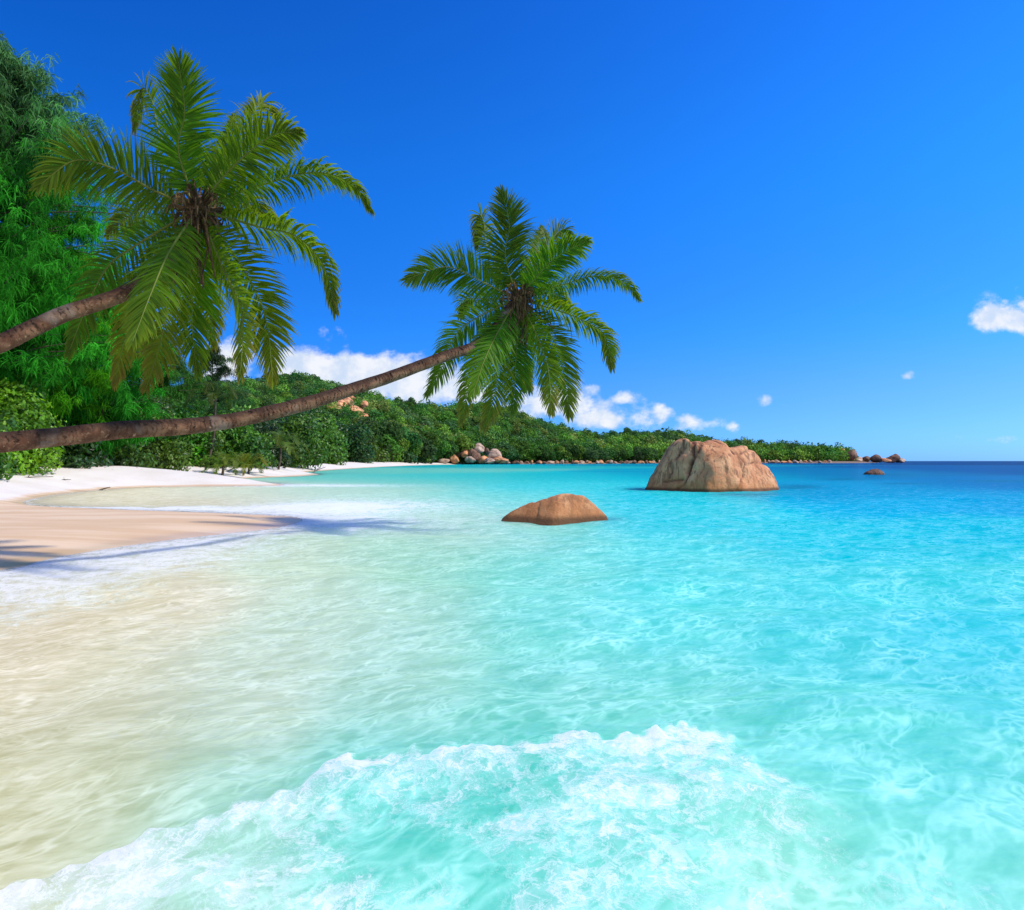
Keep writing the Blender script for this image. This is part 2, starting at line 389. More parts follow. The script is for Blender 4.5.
# keep only water cells that are not deep under land
Fw = grid_faces(*Xw.shape)
keep = (dw[Fw] < 3.0).any(1)
Fw = Fw[keep]
N_ = N('sea_water')
geo = N_.n('ShaderNodeNewGeometry')
p = N_.pos()
base = N_.attr('tint').outputs['Color']
fo = N_.attr('foam').outputs['Fac']; al = N_.attr('alpha').outputs['Fac']
sx = N_.n('ShaderNodeSeparateXYZ', {0: p})
yy = sx.outputs[1]
near_f = N_.smooth(yy, 110.0, 6.0)
# ripple light painted into the water colour: ridged noise, long across the view
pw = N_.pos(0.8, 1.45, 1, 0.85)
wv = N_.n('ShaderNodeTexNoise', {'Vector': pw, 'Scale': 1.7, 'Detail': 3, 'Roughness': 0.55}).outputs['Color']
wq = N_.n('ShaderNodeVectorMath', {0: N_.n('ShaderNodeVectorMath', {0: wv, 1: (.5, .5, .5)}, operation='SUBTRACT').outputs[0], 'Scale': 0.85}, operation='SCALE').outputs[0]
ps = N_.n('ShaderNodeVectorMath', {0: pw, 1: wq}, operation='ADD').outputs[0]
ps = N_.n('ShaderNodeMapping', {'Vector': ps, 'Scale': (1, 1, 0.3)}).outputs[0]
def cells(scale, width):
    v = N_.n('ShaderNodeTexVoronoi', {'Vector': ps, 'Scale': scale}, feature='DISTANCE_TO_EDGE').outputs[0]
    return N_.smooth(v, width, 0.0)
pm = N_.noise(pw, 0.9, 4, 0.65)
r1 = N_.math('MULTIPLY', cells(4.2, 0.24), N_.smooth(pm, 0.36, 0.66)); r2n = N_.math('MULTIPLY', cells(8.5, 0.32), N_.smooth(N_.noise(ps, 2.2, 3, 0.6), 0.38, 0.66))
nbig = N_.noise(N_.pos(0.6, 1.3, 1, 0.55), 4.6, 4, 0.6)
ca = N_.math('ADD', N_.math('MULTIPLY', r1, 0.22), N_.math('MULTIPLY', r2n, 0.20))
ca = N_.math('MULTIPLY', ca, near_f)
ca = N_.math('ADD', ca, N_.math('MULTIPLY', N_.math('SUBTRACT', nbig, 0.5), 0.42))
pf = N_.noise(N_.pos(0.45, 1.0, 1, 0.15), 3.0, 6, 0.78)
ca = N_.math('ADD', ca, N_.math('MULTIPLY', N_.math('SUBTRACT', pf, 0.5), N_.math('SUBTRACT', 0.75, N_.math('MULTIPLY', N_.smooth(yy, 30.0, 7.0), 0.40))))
# dark weed patches on the far bottom
weed = N_.noise(N_.pos(0.012, 0.06, 1, 0.0), 1.0, 5, 0.6)
weedf = N_.math('MULTIPLY', N_.smooth(weed, 0.60, 0.70), N_.smooth(yy, 40.0, 80.0))
col = N_.mix(N_.math('MULTIPLY', weedf, 0.55), base, (0.0, 0.10, 0.26))
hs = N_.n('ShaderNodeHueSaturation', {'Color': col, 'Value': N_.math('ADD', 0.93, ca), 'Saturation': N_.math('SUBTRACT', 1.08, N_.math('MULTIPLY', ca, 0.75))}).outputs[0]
h1 = N_.noise(N_.pos(0.7, 1.6, 1, 0.5), 3.0, 3, 0.5, 0.3); h2 = N_.noise(N_.pos(0.5, 1.3, 1, 0.1), 0.8, 5, 0.6)
hh = N_.math('ADD', N_.math('MULTIPLY', h1, 0.4), h2)
bp = N_.bump(hh, 0.75, 0.16)
body = N_.n('ShaderNodeBsdfPrincipled', {'Base Color': hs, 'Normal': bp, 'Roughness': 1.0, 'Specular IOR Level': 0.0, 'Subsurface Weight': 1.0, 'Subsurface Radius': (1.0, 1.0, 1.0), 'Subsurface Scale': 4.5}, subsurface_method='BURLEY')
gl = N_.n('ShaderNodeBsdfGlossy', {'Color': (1, 1, 1, 1), 'Roughness': 0.09, 'Normal': bp}, distribution='GGX')
fr = N_.n('ShaderNodeFresnel', {'IOR': 1.33, 'Normal': bp}).outputs[0]
fr = N_.math('MINIMUM', N_.math('MULTIPLY', fr, 0.7), 0.13)
tr = N_.n('ShaderNodeBsdfTransparent', {'Color': (0.97, 0.985, 0.97, 1)})
bd = N_.n('ShaderNodeMixShader', {0: al, 1: tr.outputs[0], 2: body.outputs[0]}).outputs[0]
wat = N_.n('ShaderNodeMixShader', {0: fr, 1: bd, 2: gl.outputs[0]}).outputs[0]
fn1 = N_.noise(p, 2.6, 7, 0.62, 0.8); fn2 = N_.noise(p, 11.0, 6, 0.68, 0.5); fn3 = N_.noise(p, 60.0, 3, 0.6)
vo = N_.n('ShaderNodeTexVoronoi', {'Vector': N_.n('ShaderNodeVectorMath', {0: p, 1: N_.n('ShaderNodeCombineXYZ', {0: fn1, 1: fn2}).outputs[0]}, operation='ADD').outputs[0], 'Scale': 7.0}, feature='DISTANCE_TO_EDGE').outputs[0]
lace = N_.smooth(vo, 0.16, 0.0)
fnn = N_.math('ADD', N_.math('MULTIPLY', fn1, 0.55), N_.math('MULTIPLY', fn2, 0.35))
fnn = N_.math('ADD', fnn, N_.math('MULTIPLY', lace, 0.10))
ff = N_.math('ADD', fo, N_.math('MULTIPLY', N_.math('SUBTRACT', fnn, 0.48), 3.6))
ff = N_.math('MULTIPLY', N_.smooth(ff, 0.05, 1.25), N_.smooth(fo, 0.0, 0.14))
fc = N_.mix(N_.smooth(ff, 0.2, 0.9), (0.66, 0.83, 0.76), (0.88, 0.87, 0.82))
fb = N_.bump(N_.math('ADD', fn2, N_.math('MULTIPLY', fn3, 0.5)), 0.5, 0.03)
fs = N_.n('ShaderNodeBsdfPrincipled', {'Base Color': fc, 'Roughness': 0.7, 'Normal': fb, 'Specular IOR Level': 0.3, 'Subsurface Weight': 0.6, 'Subsurface Radius': (1.0, 1.0, 1.0), 'Subsurface Scale': 1.5}, subsurface_method='BURLEY')
N_.surf(N_.n('ShaderNodeMixShader', {0: N_.math('MULTIPLY', ff, 0.88), 1: wat, 2: fs.outputs[0]}).outputs[0]); M_sea = N_.m
tag(np_mesh('sea', np.stack([X, Y, Z], 1), Fw, M_sea, smooth=True, tint=tintW, attrs={'foam': foam, 'alpha': alpha}), kind='structure')

# ------------------------------------------------------------------ rocks
def ico(sub):
    import bmesh
    bm = bmesh.new(); bmesh.ops.create_icosphere(bm, subdivisions=sub, radius=1.0)
    V = np.array([v.co[:] for v in bm.verts]); Fc = np.array([[v.index for v in f.verts] for f in bm.faces]); bm.free()
    return V, Fc
ICO = {k: ico(k) for k in (3, 4, 5, 6)}
def rock_geo(lobes, c0=(0, 0, 0.2), sub=5, planes=(), noise=0.08, fr=1.0, seed=0, cracks=(), soft=0.0):
    D, Fc = ICO[sub]; c0 = np.array(c0, float)
    R = np.zeros((len(lobes), len(D)))
    for i, (c, r) in enumerate(lobes):
        c = np.array(c, float) - c0; r = np.array(r, float)
        a = ((D / r) ** 2).sum(1); b = -2 * (D * c / r ** 2).sum(1); k = ((c / r) ** 2).sum() - 1
        disc = b * b - 4 * a * k
        R[i] = np.where(disc > 0, (-b + np.sqrt(np.maximum(disc, 0))) / (2 * a), 0.0)
    S = np.sort(R, axis=0); rad = S[-1]
    gap = (S[-1] - S[-2]) if len(lobes) > 1 else np.full(len(D), 9.0)
    cr = np.exp(-(gap / (0.05 * rad.mean())) ** 2) if len(lobes) > 1 else np.zeros(len(D))
    for nrm, off in planes:
        nrm = np.array(nrm, float); nrm /= np.linalg.norm(nrm)
        dn = D @ nrm; lim = np.where(dn > 1e-3, (off - c0 @ nrm) / np.maximum(dn, 1e-3), 1e9)
        k_ = 0.05
        rad = -k_ * np.log(np.exp(-np.minimum(rad, 60) / k_) + np.exp(-np.clip(lim, 0.02, 60) / k_)) if True else np.minimum(rad, lim)
    P = D * rad[:, None] + c0
    for (a_, b_, w_, dp) in cracks:      # groove between two points, running over the surface
        a_ = np.array(a_, float); b_ = np.array(b_, float); e = b_ - a_
        Q = P + (np.stack([fbm(P[:, 0] * 2 + 5, P[:, 1] * 2, P[:, 2] * 2, 3)] * 3, 1) - 0.5) * np.array([0.5, 0, 0.1])
        t = np.clip(((Q - a_) @ e) / (e @ e), 0, 1); dd = Q - a_ - t[:, None] * e; dd[:, 1] *= 0.15
        g = np.exp(-(np.linalg.norm(dd, axis=1) / w_) ** 2)
        rad = rad - g * dp; cr = np.maximum(cr, g)
    q = P * fr + seed * 7.3
    nn = fbm(q[:, 0], q[:, 1], q[:, 2], 5) - 0.5
    n2 = fbm(q[:, 0] * 3.7, q[:, 1] * 3.7, q[:, 2] * 3.7, 4) - 0.5
    rad = rad * (1 + noise * 2 * nn + noise * 0.45 * n2) - cr * 0.05 * rad
    return D * rad[:, None] + c0, Fc, cr

def sil_rock(sil, c0, scale, bd, p=2.4, sub=6, planes=(), cracks=(), noise=.05, fr=1.0, seed=0, wide=1.04):
    """boulder whose outline from the front is the polyline sil (x, z); bd = half depth"""
    D, Fc = ICO[sub]
    sil = (np.array(sil, float) - c0) * scale; c0 = np.array([c0[0], 0, c0[1]]) * 0
    th = np.arctan2(sil[:, 1], sil[:, 0]); o_ = np.argsort(th); th = th[o_]; rr = np.hypot(sil[:, 0], sil[:, 1])[o_]
    t = np.arctan2(D[:, 2], D[:, 0])
    rho = np.interp(t, np.concatenate([th[-1:] - 2 * PI, th, th[:1] + 2 * PI]), np.concatenate([rr[-1:], rr, rr[:1]]))
    m = np.hypot(D[:, 0], D[:, 2])
    rad = ((m / rho) ** p + (np.abs(D[:, 1]) / bd) ** p) ** (-1 / p)
    for nrm, off in planes:
        nrm = np.array(nrm, float); nrm /= np.linalg.norm(nrm)
        dn = D @ nrm; lim = np.where(dn > 1e-3, off / np.maximum(dn, 1e-3), 1e9)
        kk = .035 * bd
        rad = np.where(lim < 1e3, -kk * np.log(np.exp(-rad / kk) + np.exp(-np.clip(lim, .02, 60 * kk + rad.min()) / kk)), rad)
    P = D * rad[:, None]
    cr = np.zeros(len(D)); dis = np.zeros(len(D))
    front = np.clip(-D[:, 1] * 3 + .6, 0, 1)
    for pts, w_c, dp in cracks:
        pts = (np.array(pts, float) - CR0) * scale
        wx = P[:, 0] + (fbm(P[:, 0] * 2.2 + 5, P[:, 1] * 2, P[:, 2] * 2.2, 3) - .5) * .35
        best = np.full(len(D), 9.0)
        for a_, b_ in zip(pts[:-1], pts[1:]):
            e = b_ - a_; qx = wx - a_[0]; qz = P[:, 2] - a_[1]
            tt_ = np.clip((qx * e[0] + qz * e[1]) / (e @ e), 0, 1)
            best = np.minimum(best, np.hypot(qx - tt_ * e[0], qz - tt_ * e[1]))
        g = np.exp(-(best / w_c) ** 2) * front
        dis = np.maximum(dis, g * dp); cr = np.maximum(cr, np.exp(-(best / (w_c * .75)) ** 2) * front * min(1, dp / .12))
    q = P * fr + seed * 7.3
    nn = fbm(q[:, 0], q[:, 1], q[:, 2], 5) - .5
    rg = 1 - np.abs(2 * fbm(q[:, 0] * .9 + 5, q[:, 1] * .9, q[:, 2] * .9, 3) - 1)
    n2 = fbm(q[:, 0] * 5, q[:, 1] * 5, q[:, 2] * 5, 4) - .5
    inner = .25 + .75 * np.clip(np.abs(D[:, 1]) * 2.0, 0, 1)      # keep the outline, rough the faces
    rad = rad * (1 + (noise * 2 * nn + noise * .9 * (rg - .8)) * inner + noise * .35 * n2) - dis
    return D * rad[:, None], Fc, cr
zz = lambda L_: [(480 + x / 3.012, 522 - (420 + y / 3.0)) for x, y in L_]   # traced outline
CR0 = np.array([712., 522 - 492.])
sc_big = .0672
bs = zz([(495, 235), (494, 216), (510, 190), (528, 160), (545, 132), (560, 108), (574, 86), (590, 66), (604, 56), (613, 54), (624, 60), (632, 70), (642, 67), (655, 66), (668, 73), (684, 66), (705, 62), (722, 64), (735, 72), (744, 82), (765, 87), (785, 84), (800, 80), (812, 82), (814, 92), (838, 97), (852, 108), (860, 122), (862, 134), (884, 150), (898, 168), (908, 186), (912, 205), (912, 235)])
V, Fc, cr = sil_rock(bs, CR0, sc_big, 3.0, 2.6, 6, [((-.62, -.70, .28), 2.8), ((.55, -.72, .42), 2.75), ((0.0, -.72, .69), 3.2), ((.15, -.97, .1), 2.75)],
    [(zz([(634, 62), (628, 100), (618, 135), (612, 165)]), .13, .30), (zz([(612, 165), (600, 188), (580, 210), (575, 220)]), .10, .20), (zz([(606, 58), (604, 90), (585, 120)]), .10, .12),
     (zz([(748, 80), (758, 110), (790, 138), (830, 128), (862, 132)]), .07, .09), (zz([(786, 135), (768, 175), (742, 214)]), .075, .12), (zz([(815, 95), (790, 100), (762, 112)]), .08, .08),
     (zz([(545, 190), (590, 182)]), .10, .12), (zz([(700, 64), (730, 80), (750, 105)]), .08, .14), (zz([(800, 150), (812, 180), (808, 212)]), .05, .06), (zz([(690, 110), (735, 150), (745, 170)]), .04, .04), (zz([(560, 110), (570, 150), (556, 190)]), .08, .08), (zz([(655, 70), (640, 100)]), .08, .14)],
    .075, .8, 2)
o = np_mesh('granite_boulder', V, Fc, M_rock, smooth=True, attrs={'crack': cr}); o.location = tuple(gp(712, 491.5)[:2] + np.array([0.62, 2.4])) + (0.0,)
tag(o, 'largest bare pinkish granite boulder, cracked and lumpy, standing in turquoise water', 'boulder')
CR0 = np.array([556., 522 - 523.])
ss = zz([(60, 330), (70, 302), (88, 287), (110, 275), (138, 261), (158, 253), (170, 254), (182, 248), (205, 243), (228, 234), (248, 228), (272, 227), (296, 232), (318, 233), (335, 242), (350, 256), (366, 270), (380, 284), (390, 294), (398, 330)])
V, Fc, cr = sil_rock(ss, CR0, .0335, 1.25, 2.1, 6, [((.42, -.72, .50), .66), ((-.42, -.62, .66), .66)],
    [(zz([(172, 250), (166, 285), (160, 310)]), .07, .03)], .035, 1.5, 5)
o = np_mesh('granite_boulder', V, Fc, M_rock, smooth=True, attrs={'crack': cr * .4}); o.location = tuple(gp(556, 523.5)[:2] + np.array([0.02, 0.9])) + (0.0,)
tag(o, 'low smooth brown boulder in shallow water, nearest to the viewer', 'boulder')
V, Fc, cr = rock_geo([((0, 0, -0.3), (1.35, 1.2, 1.25)), ((-0.6, 0, -0.3), (1.1, 1.1, 1.0))], (0, 0, 0), 4, (), 0.14, 1.1, 8)
o = np_mesh('granite_boulder', V, Fc, M_rock_dark, smooth=True, attrs={'crack': cr * 0}); o.location = tuple(gp(875, 474.5)[:2]) + (-0.1,)
tag(o, 'small dark rock alone in open water right of the largest boulder', 'rock')
# generic shore rocks
RK = []
for i in range(6):
    r_ = np.random.default_rng(40 + i)
    lob = [((r_.uniform(-.25, .25), r_.uniform(-.2, .2), r_.uniform(-.1, .1)), (r_.uniform(.7, 1), r_.uniform(.6, .9), r_.uniform(.5, .75))) for _ in range(3)]
    pl = [((r_.normal(), r_.normal() * .6 - .4, abs(r_.normal()) * .6 + .2), r_.uniform(.42, .62)) for _ in range(6)]
    V, Fc, cr = rock_geo(lob, (0, 0, 0), 4, pl, 0.15, 1.5, i)
    RK.append((V, Fc, cr))
rock_me = {}
def far_rock(i, mat, px, py, Y, wpx, hpx, rz, label, group, z=None, cat='rock', up=0.5):
    key = (i, mat.name)
    if key not in rock_me:
        V, Fc, cr = RK[i]
        ob = np_mesh('shore_rock', V, Fc, mat, smooth=True, attrs={'crack': cr * 0.6}); rock_me[key] = ob.data
    else:
        ob = bpy.data.objects.new('shore_rock', rock_me[key]); COL.objects.link(ob)
    P = wp(px, py, Y)
    ob.location = P; ob.rotation_euler = (0, 0, rz)
    w = wpx * Y / F / 2 / 0.95; h = hpx * Y / F / 2 / 0.75
    ob.scale = (w, w * 0.9, h * 1.15)
    tag(ob, label, cat, group); return ob
grp = 'granite rocks of the beach end outcrop'
out = [  # px, py centre, Y, w, h, mat
 (478, 448, 405, 16, 9, 1, 'pale rounded rock crowning the rock pile at the end of the beach'),
 (466, 453, 402, 13, 9, 0, 'brown rock high on the left side of the beach end rock pile'),
 (494, 456, 396, 21, 13, 1, 'broad pale boulder at the right end of the beach end rock pile'),
 (483, 459, 393, 15, 8, 0, 'brown wedge rock low in the middle of the beach end rock pile'),
 (470, 459, 390, 12, 7, 1, 'small rounded rock at the foot of the beach end rock pile'),
 (454, 458, 398, 11, 10, 0, 'upright brown rock on the left side of the beach end rock pile'),
 (475, 455, 400, 15, 11, 2, 'dark red rock in the heart of the beach end rock pile'),
 (501, 459.5, 392, 14, 7, 0, 'brown rock at the right foot of the beach end rock pile'),
 (489, 460.5, 388, 16, 5, 1, 'low pale slab at the water in front of the beach end pile'),
 (443, 460.5, 388, 15, 5, 1, 'low flat pale rock where the sand meets the beach end rock pile'),
 (459, 454, 404, 8, 6, 2, 'small dark rock behind the left side of the beach end rock pile'),
 (487, 451, 408, 10, 8, 2, 'dark rock behind the broad pale boulder of the beach end pile')]
for i, (px, py, Y_, w, h, m, lb) in enumerate(out):
    far_rock(i % 6, (M_rock, M_rock_far, M_rock_dark)[m], px, py, Y_, w, h, i * 1.3, lb, grp)
r_ = np.random.default_rng(5)
for i in range(46):
    px = 506 + i * 5.0 + r_.uniform(-2, 2)
    if px > 640 and px < 790: pass
    Y0 = np.interp(px, [445, 505, 570, 640, 700, 760, 830], [380, 455, 488, 546, 594, 683, 683])
    w = r_.uniform(4, 9); h = r_.uniform(2.5, 5)
    far_rock(int(r_.integers(6)), (M_rock_far, M_rock, M_rock_dark)[int(r_.integers(3))], px, 462.2, Y0 + r_.uniform(-6, 4), w, h, r_.uniform(0, 6), 'low brown rock in the row along the foot of the wooded hill', 'rocks in a row along the foot of the wooded hill')
for i in range(17):
    px = 748 + i * 5.2 + r_.uniform(-2, 2)
    w = r_.uniform(4, 9); h = r_.uniform(2.0, 5)
    far_rock(int(r_.integers(6)), (M_rock_far, M_rock_far, M_rock)[int(r_.integers(3))], px, 461.8, 685 + r_.uniform(-6, 6), w, h, r_.uniform(0, 6), 'small pale rock on the waterline below the far headland', 'pale rocks on the waterline below the far headland')
for px, py, w, h, m, lb in [
 (775, 458.5, 12, 6, 1, 'pale leaning slab rock at the water left of the headland trees'),
 (831, 454.5, 20, 15, 2, 'big brown headland boulder directly beside the last trees'),
 (848, 456, 20, 11, 2, 'dark rounded headland boulder just right of the last trees'),
 (857, 459.5, 22, 5, 1, 'long pale rock at the foot of the headland boulders'),
 (877, 458.5, 15, 7, 2, 'dark rock on the headland point standing alone in the gap'),
 (892, 458.5, 16, 8, 2, 'domed brown rock last but one on the headland point'),
 (900, 460, 11, 5, 1, 'pale rock at the very end of the headland point'),
 (866, 458.6, 12, 6, 2, 'dark hump filling the gap left of the lone dark headland rock'),
 (886, 460.2, 13, 4, 0, 'brown flat rock joining the last rocks of the headland point'),
 (824, 459.8, 12, 5, 1, 'pale rock under the last headland trees'),
 (841, 451.5, 12, 8, 0, 'upper brown boulder leaning on the biggest headland boulder'),
 (853, 453.5, 14, 8, 2, 'dark boulder behind and between the two big headland ones'),
 (840, 460, 14, 5, 1, 'pale low rock at the water under the biggest headland boulder')]:
    far_rock(int(r_.integers(6)), (M_rock, M_rock_far, M_rock_dark)[m], px, py, 770 + r_.uniform(-12, 12), w, h, r_.uniform(0, 6), lb, 'boulders of the headland point')

# ------------------------------------------------------------------ hillside
hp = np.array([-150, 40, 120, 180, 215, 260, 290, 330, 360, 400, 440, 480, 520, 560, 600, 640, 680, 720, 760, 800, 830, 850])
hy = np.array([400, 400, 402, 398, 388, 384, 379, 386, 393, 404, 411, 409, 418, 430, 438, 436, 437, 443, 450, 450.5, 454, 459])
hy = hy + np.array([0, 0, 0, 0, 3, 5, 5, 5, 5, 5, 5, 5, 6, 6, 5, 5, 5, 5, 4, 3, 3, 1])
h0 = np.array([110, 120, 130, 140, 150, 175, 200, 235, 270, 320, 385, 420, 465, 480, 515, 550, 580, 620, 690, 700, 725, 765])
hd = np.array([220, 200, 200, 200, 220, 240, 240, 240, 220, 200, 180, 170, 160, 130, 110, 110, 100, 90, 60, 60, 40, 20])
def hill_pt(px, t):
    Y0 = np.interp(px, hp, h0) + 6; D_ = np.interp(px, hp, hd); Yr = Y0 + D_
    H = CAMH + (HY - np.interp(px, hp, hy)) * Yr / F
    tt = np.clip(t, 0, 1)
    prof = 0.25 * tt + 0.75 * tt * tt * (3 - 2 * tt)
    z = 1.2 + (H - 1.2) * prof
    z = np.where(t > 1, H + (-3 - H) * sst(1.0, 2.2, t), z)
    Y_ = Y0 + D_ * t
    X_ = (px - CX) / F * Y_
    z = z + (fbm(X_ * 0.02 + 3, Y_ * 0.02, o=3) - 0.5) * 10 * sst(0, .35, tt) * np.clip(H / 30, 0, 1) * (t < 1.02)
    return X_, Y_, z
pp, tt = np.meshgrid(np.linspace(-150, 850, 240), np.linspace(-0.02, 2.2, 90))
Xh, Yh, Zh = hill_pt(pp, tt)
N_ = N('hillside_soil')
p = N_.pos()
n1 = N_.noise(p, 0.12, 6, 0.7)
col = N_.mix(N_.smooth(n1, 0.4, 0.6), (0.02, 0.05, 0.01), (0.04, 0.075, 0.018))
b = N_.n('ShaderNodeBsdfPrincipled', {'Base Color': col, 'Roughness': 0.95, 'Specular IOR Level': 0.1}); N_.surf(b.outputs[0])
tag(np_mesh('hillside', np.stack([Xh.ravel(), Yh.ravel(), Zh.ravel()], 1), grid_faces(*Xh.shape), N_.m, smooth=True), kind='structure')

def leaves(P, Nn, size, asp, r, jitter=0.5):
    """rhombic leaf faces at points P facing roughly Nn"""
    n = len(P)
    Nn = Nn + r.normal(size=(n, 3)) * jitter; Nn /= np.linalg.norm(Nn, axis=1)[:, None]
    A = np.cross(Nn, r.normal(size=(n, 3))); A /= np.linalg.norm(A, axis=1)[:, None]
    B = np.cross(Nn, A)
    s = (size * r.uniform(0.6, 1.35, n))[:, None]
    V = np.stack([P - A * s, P + B * s * asp - Nn * s * .12, P + A * s, P - B * s * asp - Nn * s * .12], 1).reshape(-1, 3)
    return V, np.arange(4 * n).reshape(n, 4)
def crown_acc(blobs, per, size, cols, r, asp=0.5, top=0.35, jit=0.6, inner=0.25):
    acc = Acc()
    for (c, rad) in blobs:
        rad = np.asarray(rad, float) * np.ones(3)
        n = max(6, int(per * (rad.mean() ** 2)))
        D = r.normal(size=(n, 3)); D[:, 2] += top; D /= np.linalg.norm(D, axis=1)[:, None]
        q = D * 2.3 + np.asarray(c) * 1.7
        lump = 0.72 + 0.5 * fbm(q[:, 0], q[:, 1], q[:, 2], 3)
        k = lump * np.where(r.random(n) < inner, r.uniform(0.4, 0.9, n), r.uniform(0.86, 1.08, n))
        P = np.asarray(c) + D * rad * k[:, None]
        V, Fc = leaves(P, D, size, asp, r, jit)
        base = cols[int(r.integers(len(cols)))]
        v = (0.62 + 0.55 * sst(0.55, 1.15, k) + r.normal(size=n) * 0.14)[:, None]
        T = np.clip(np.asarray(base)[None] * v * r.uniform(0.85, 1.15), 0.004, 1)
        acc.add(V, Fc, np.repeat(T, 4, 0))
    return acc
G1 = [(0.055, 0.13, 0.018), (0.075, 0.16, 0.02), (0.045, 0.10, 0.018), (0.10, 0.17, 0.025), (0.03, 0.085, 0.02)]
def make_tree(kind, r, h, w, cols, size, per, nb=14, flat=0.6, mat=M_leaf, name='broadleaf_tree', trunk_r=0.18):
    root = empty(name)
    blobs = []
    for i in range(nb):
        a = r.uniform(0, 2 * PI); q = math.sqrt(r.uniform(0, 1)) * w * 0.36
        z = h * (0.50 + 0.32 * r.random() - 0.22 * (q / (w * 0.36)) ** 2)
        rr = w * r.uniform(0.16, 0.26)
        blobs.append(((q * math.cos(a), q * math.sin(a), z), (rr, rr, rr * flat * 1.3)))
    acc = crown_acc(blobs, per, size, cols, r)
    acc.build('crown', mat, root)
    tr = Acc()
    P = catmull([(0, 0, -0.8), (0.1 * w * .3, 0, h * .25), (0, 0.05 * w, h * .55)], 8)
    tr.add(*tube(P, np.linspace(trunk_r, trunk_r * .5, 8), 7))
    for c, rr in blobs[:7]:
        c = np.array(c); P = catmull([(0.02 * w, 0, h * .25), c * .5 + np.array([0, 0, h * .2]), c], 6)
        tr.add(*tube(P, np.linspace(trunk_r * .5, trunk_r * .12, 6), 5))
    tr.build('trunk', M_bark, root, True)
    return root
# far hillside trees: prototypes with a low leaf count (leaf clumps about one pixel across)
r_ = np.random.default_rng(21)
HC = [[[min(.3, v * 1.9) for v in c] for c in cs] for cs in [[(0.035, 0.085, 0.012), (0.05, 0.11, 0.014)], [(0.02, 0.06, 0.012), (0.03, 0.075, 0.016)], [(0.075, 0.13, 0.016), (0.09, 0.14, 0.02)], [(0.03, 0.065, 0.02), (0.045, 0.08, 0.028)], [(0.11, 0.13, 0.03), (0.06, 0.10, 0.02)]]]
protos = []
for i in range(5):
    pr = make_tree('far', np.random.default_rng(60 + i), 7.0, 8.0, HC[i], 0.34, 95, nb=9, mat=M_hill, name='hillside_tree', trunk_r=0.22)
    protos.append(pr)
lab = ['mid green rounded tree in the wood on the far hill', 'dark green tree in the wood on the far hill', 'yellow green bright tree in the wood on the far hill', 'blue green dull tree in the wood on the far hill', 'dry olive tree in the wood on the far hill']
used = [False] * 5
def put_far(i, loc, rz, s):
    if not used[i]:
        used[i] = True; r = protos[i]; r.location = [float(v) for v in loc]; r.rotation_euler = (0, 0, rz); r.scale = s
    else: r = copy_tree(protos[i], loc, rz, s)
    tag(r, lab[i], 'tree', 'trees on the far wooded hill')
    return r
def outcrop(px, t):
    return ((px - 352) / 15) ** 2 + ((t - 0.64) / 0.11) ** 2 < 1
# individual trees: the waterfront row and the skyline
cnt = 0
for px in np.arange(372, 842, 5.2):
    Xa, Ya, Za = hill_pt(np.array([px + r_.uniform(-2, 2)]), np.array([r_.uniform(0.0, 0.06)]))
    hpx = np.interp(px, [370, 440, 520, 640, 760, 810, 842], [42, 26, 18, 15, 12, 9, 4]) * r_.uniform(.75, 1.2)
    s = hpx * Ya[0] / F / 7.0
    put_far(int(r_.choice([0, 0, 1, 1, 2, 3])), (Xa[0], Ya[0], Za[0] - 0.4), r_.uniform(0, 6), (s * 1.0, s * 1.0, s * r_.uniform(.8, 1.1))); cnt += 1
for px in np.arange(180, 846, 5.0):
    Xa, Ya, Za = hill_pt(np.array([px + r_.uniform(-2, 2)]), np.array([r_.uniform(0.9, 1.0)]))
    hpx = np.interp(px, [180, 300, 640, 760, 805, 846], [11, 10, 9, 9, 7, 3]) * r_.uniform(.6, 1.4)
    s = hpx * Ya[0] / F / 7.0
    put_far(int(r_.choice([0, 1, 1, 3, 3])), (Xa[0], Ya[0], Za[0] - 1.0), r_.uniform(0, 6), (s, s, s * r_.uniform(.8, 1.35))); cnt += 1
n_ = 0
while n_ < 70:
    px = r_.uniform(230, 700); t = r_.uniform(0.1, 0.85)
    if outcrop(px, t): continue
    Xa, Ya, Za = hill_pt(np.array([px]), np.array([t]))
    s = r_.uniform(9, 15) * Ya[0] / F / 7.0
    put_far(int(r_.choice([0, 1, 2, 3, 4])), (Xa[0], Ya[0], Za[0] - 1), r_.uniform(0, 6), (s, s, s * .9)); n_ += 1
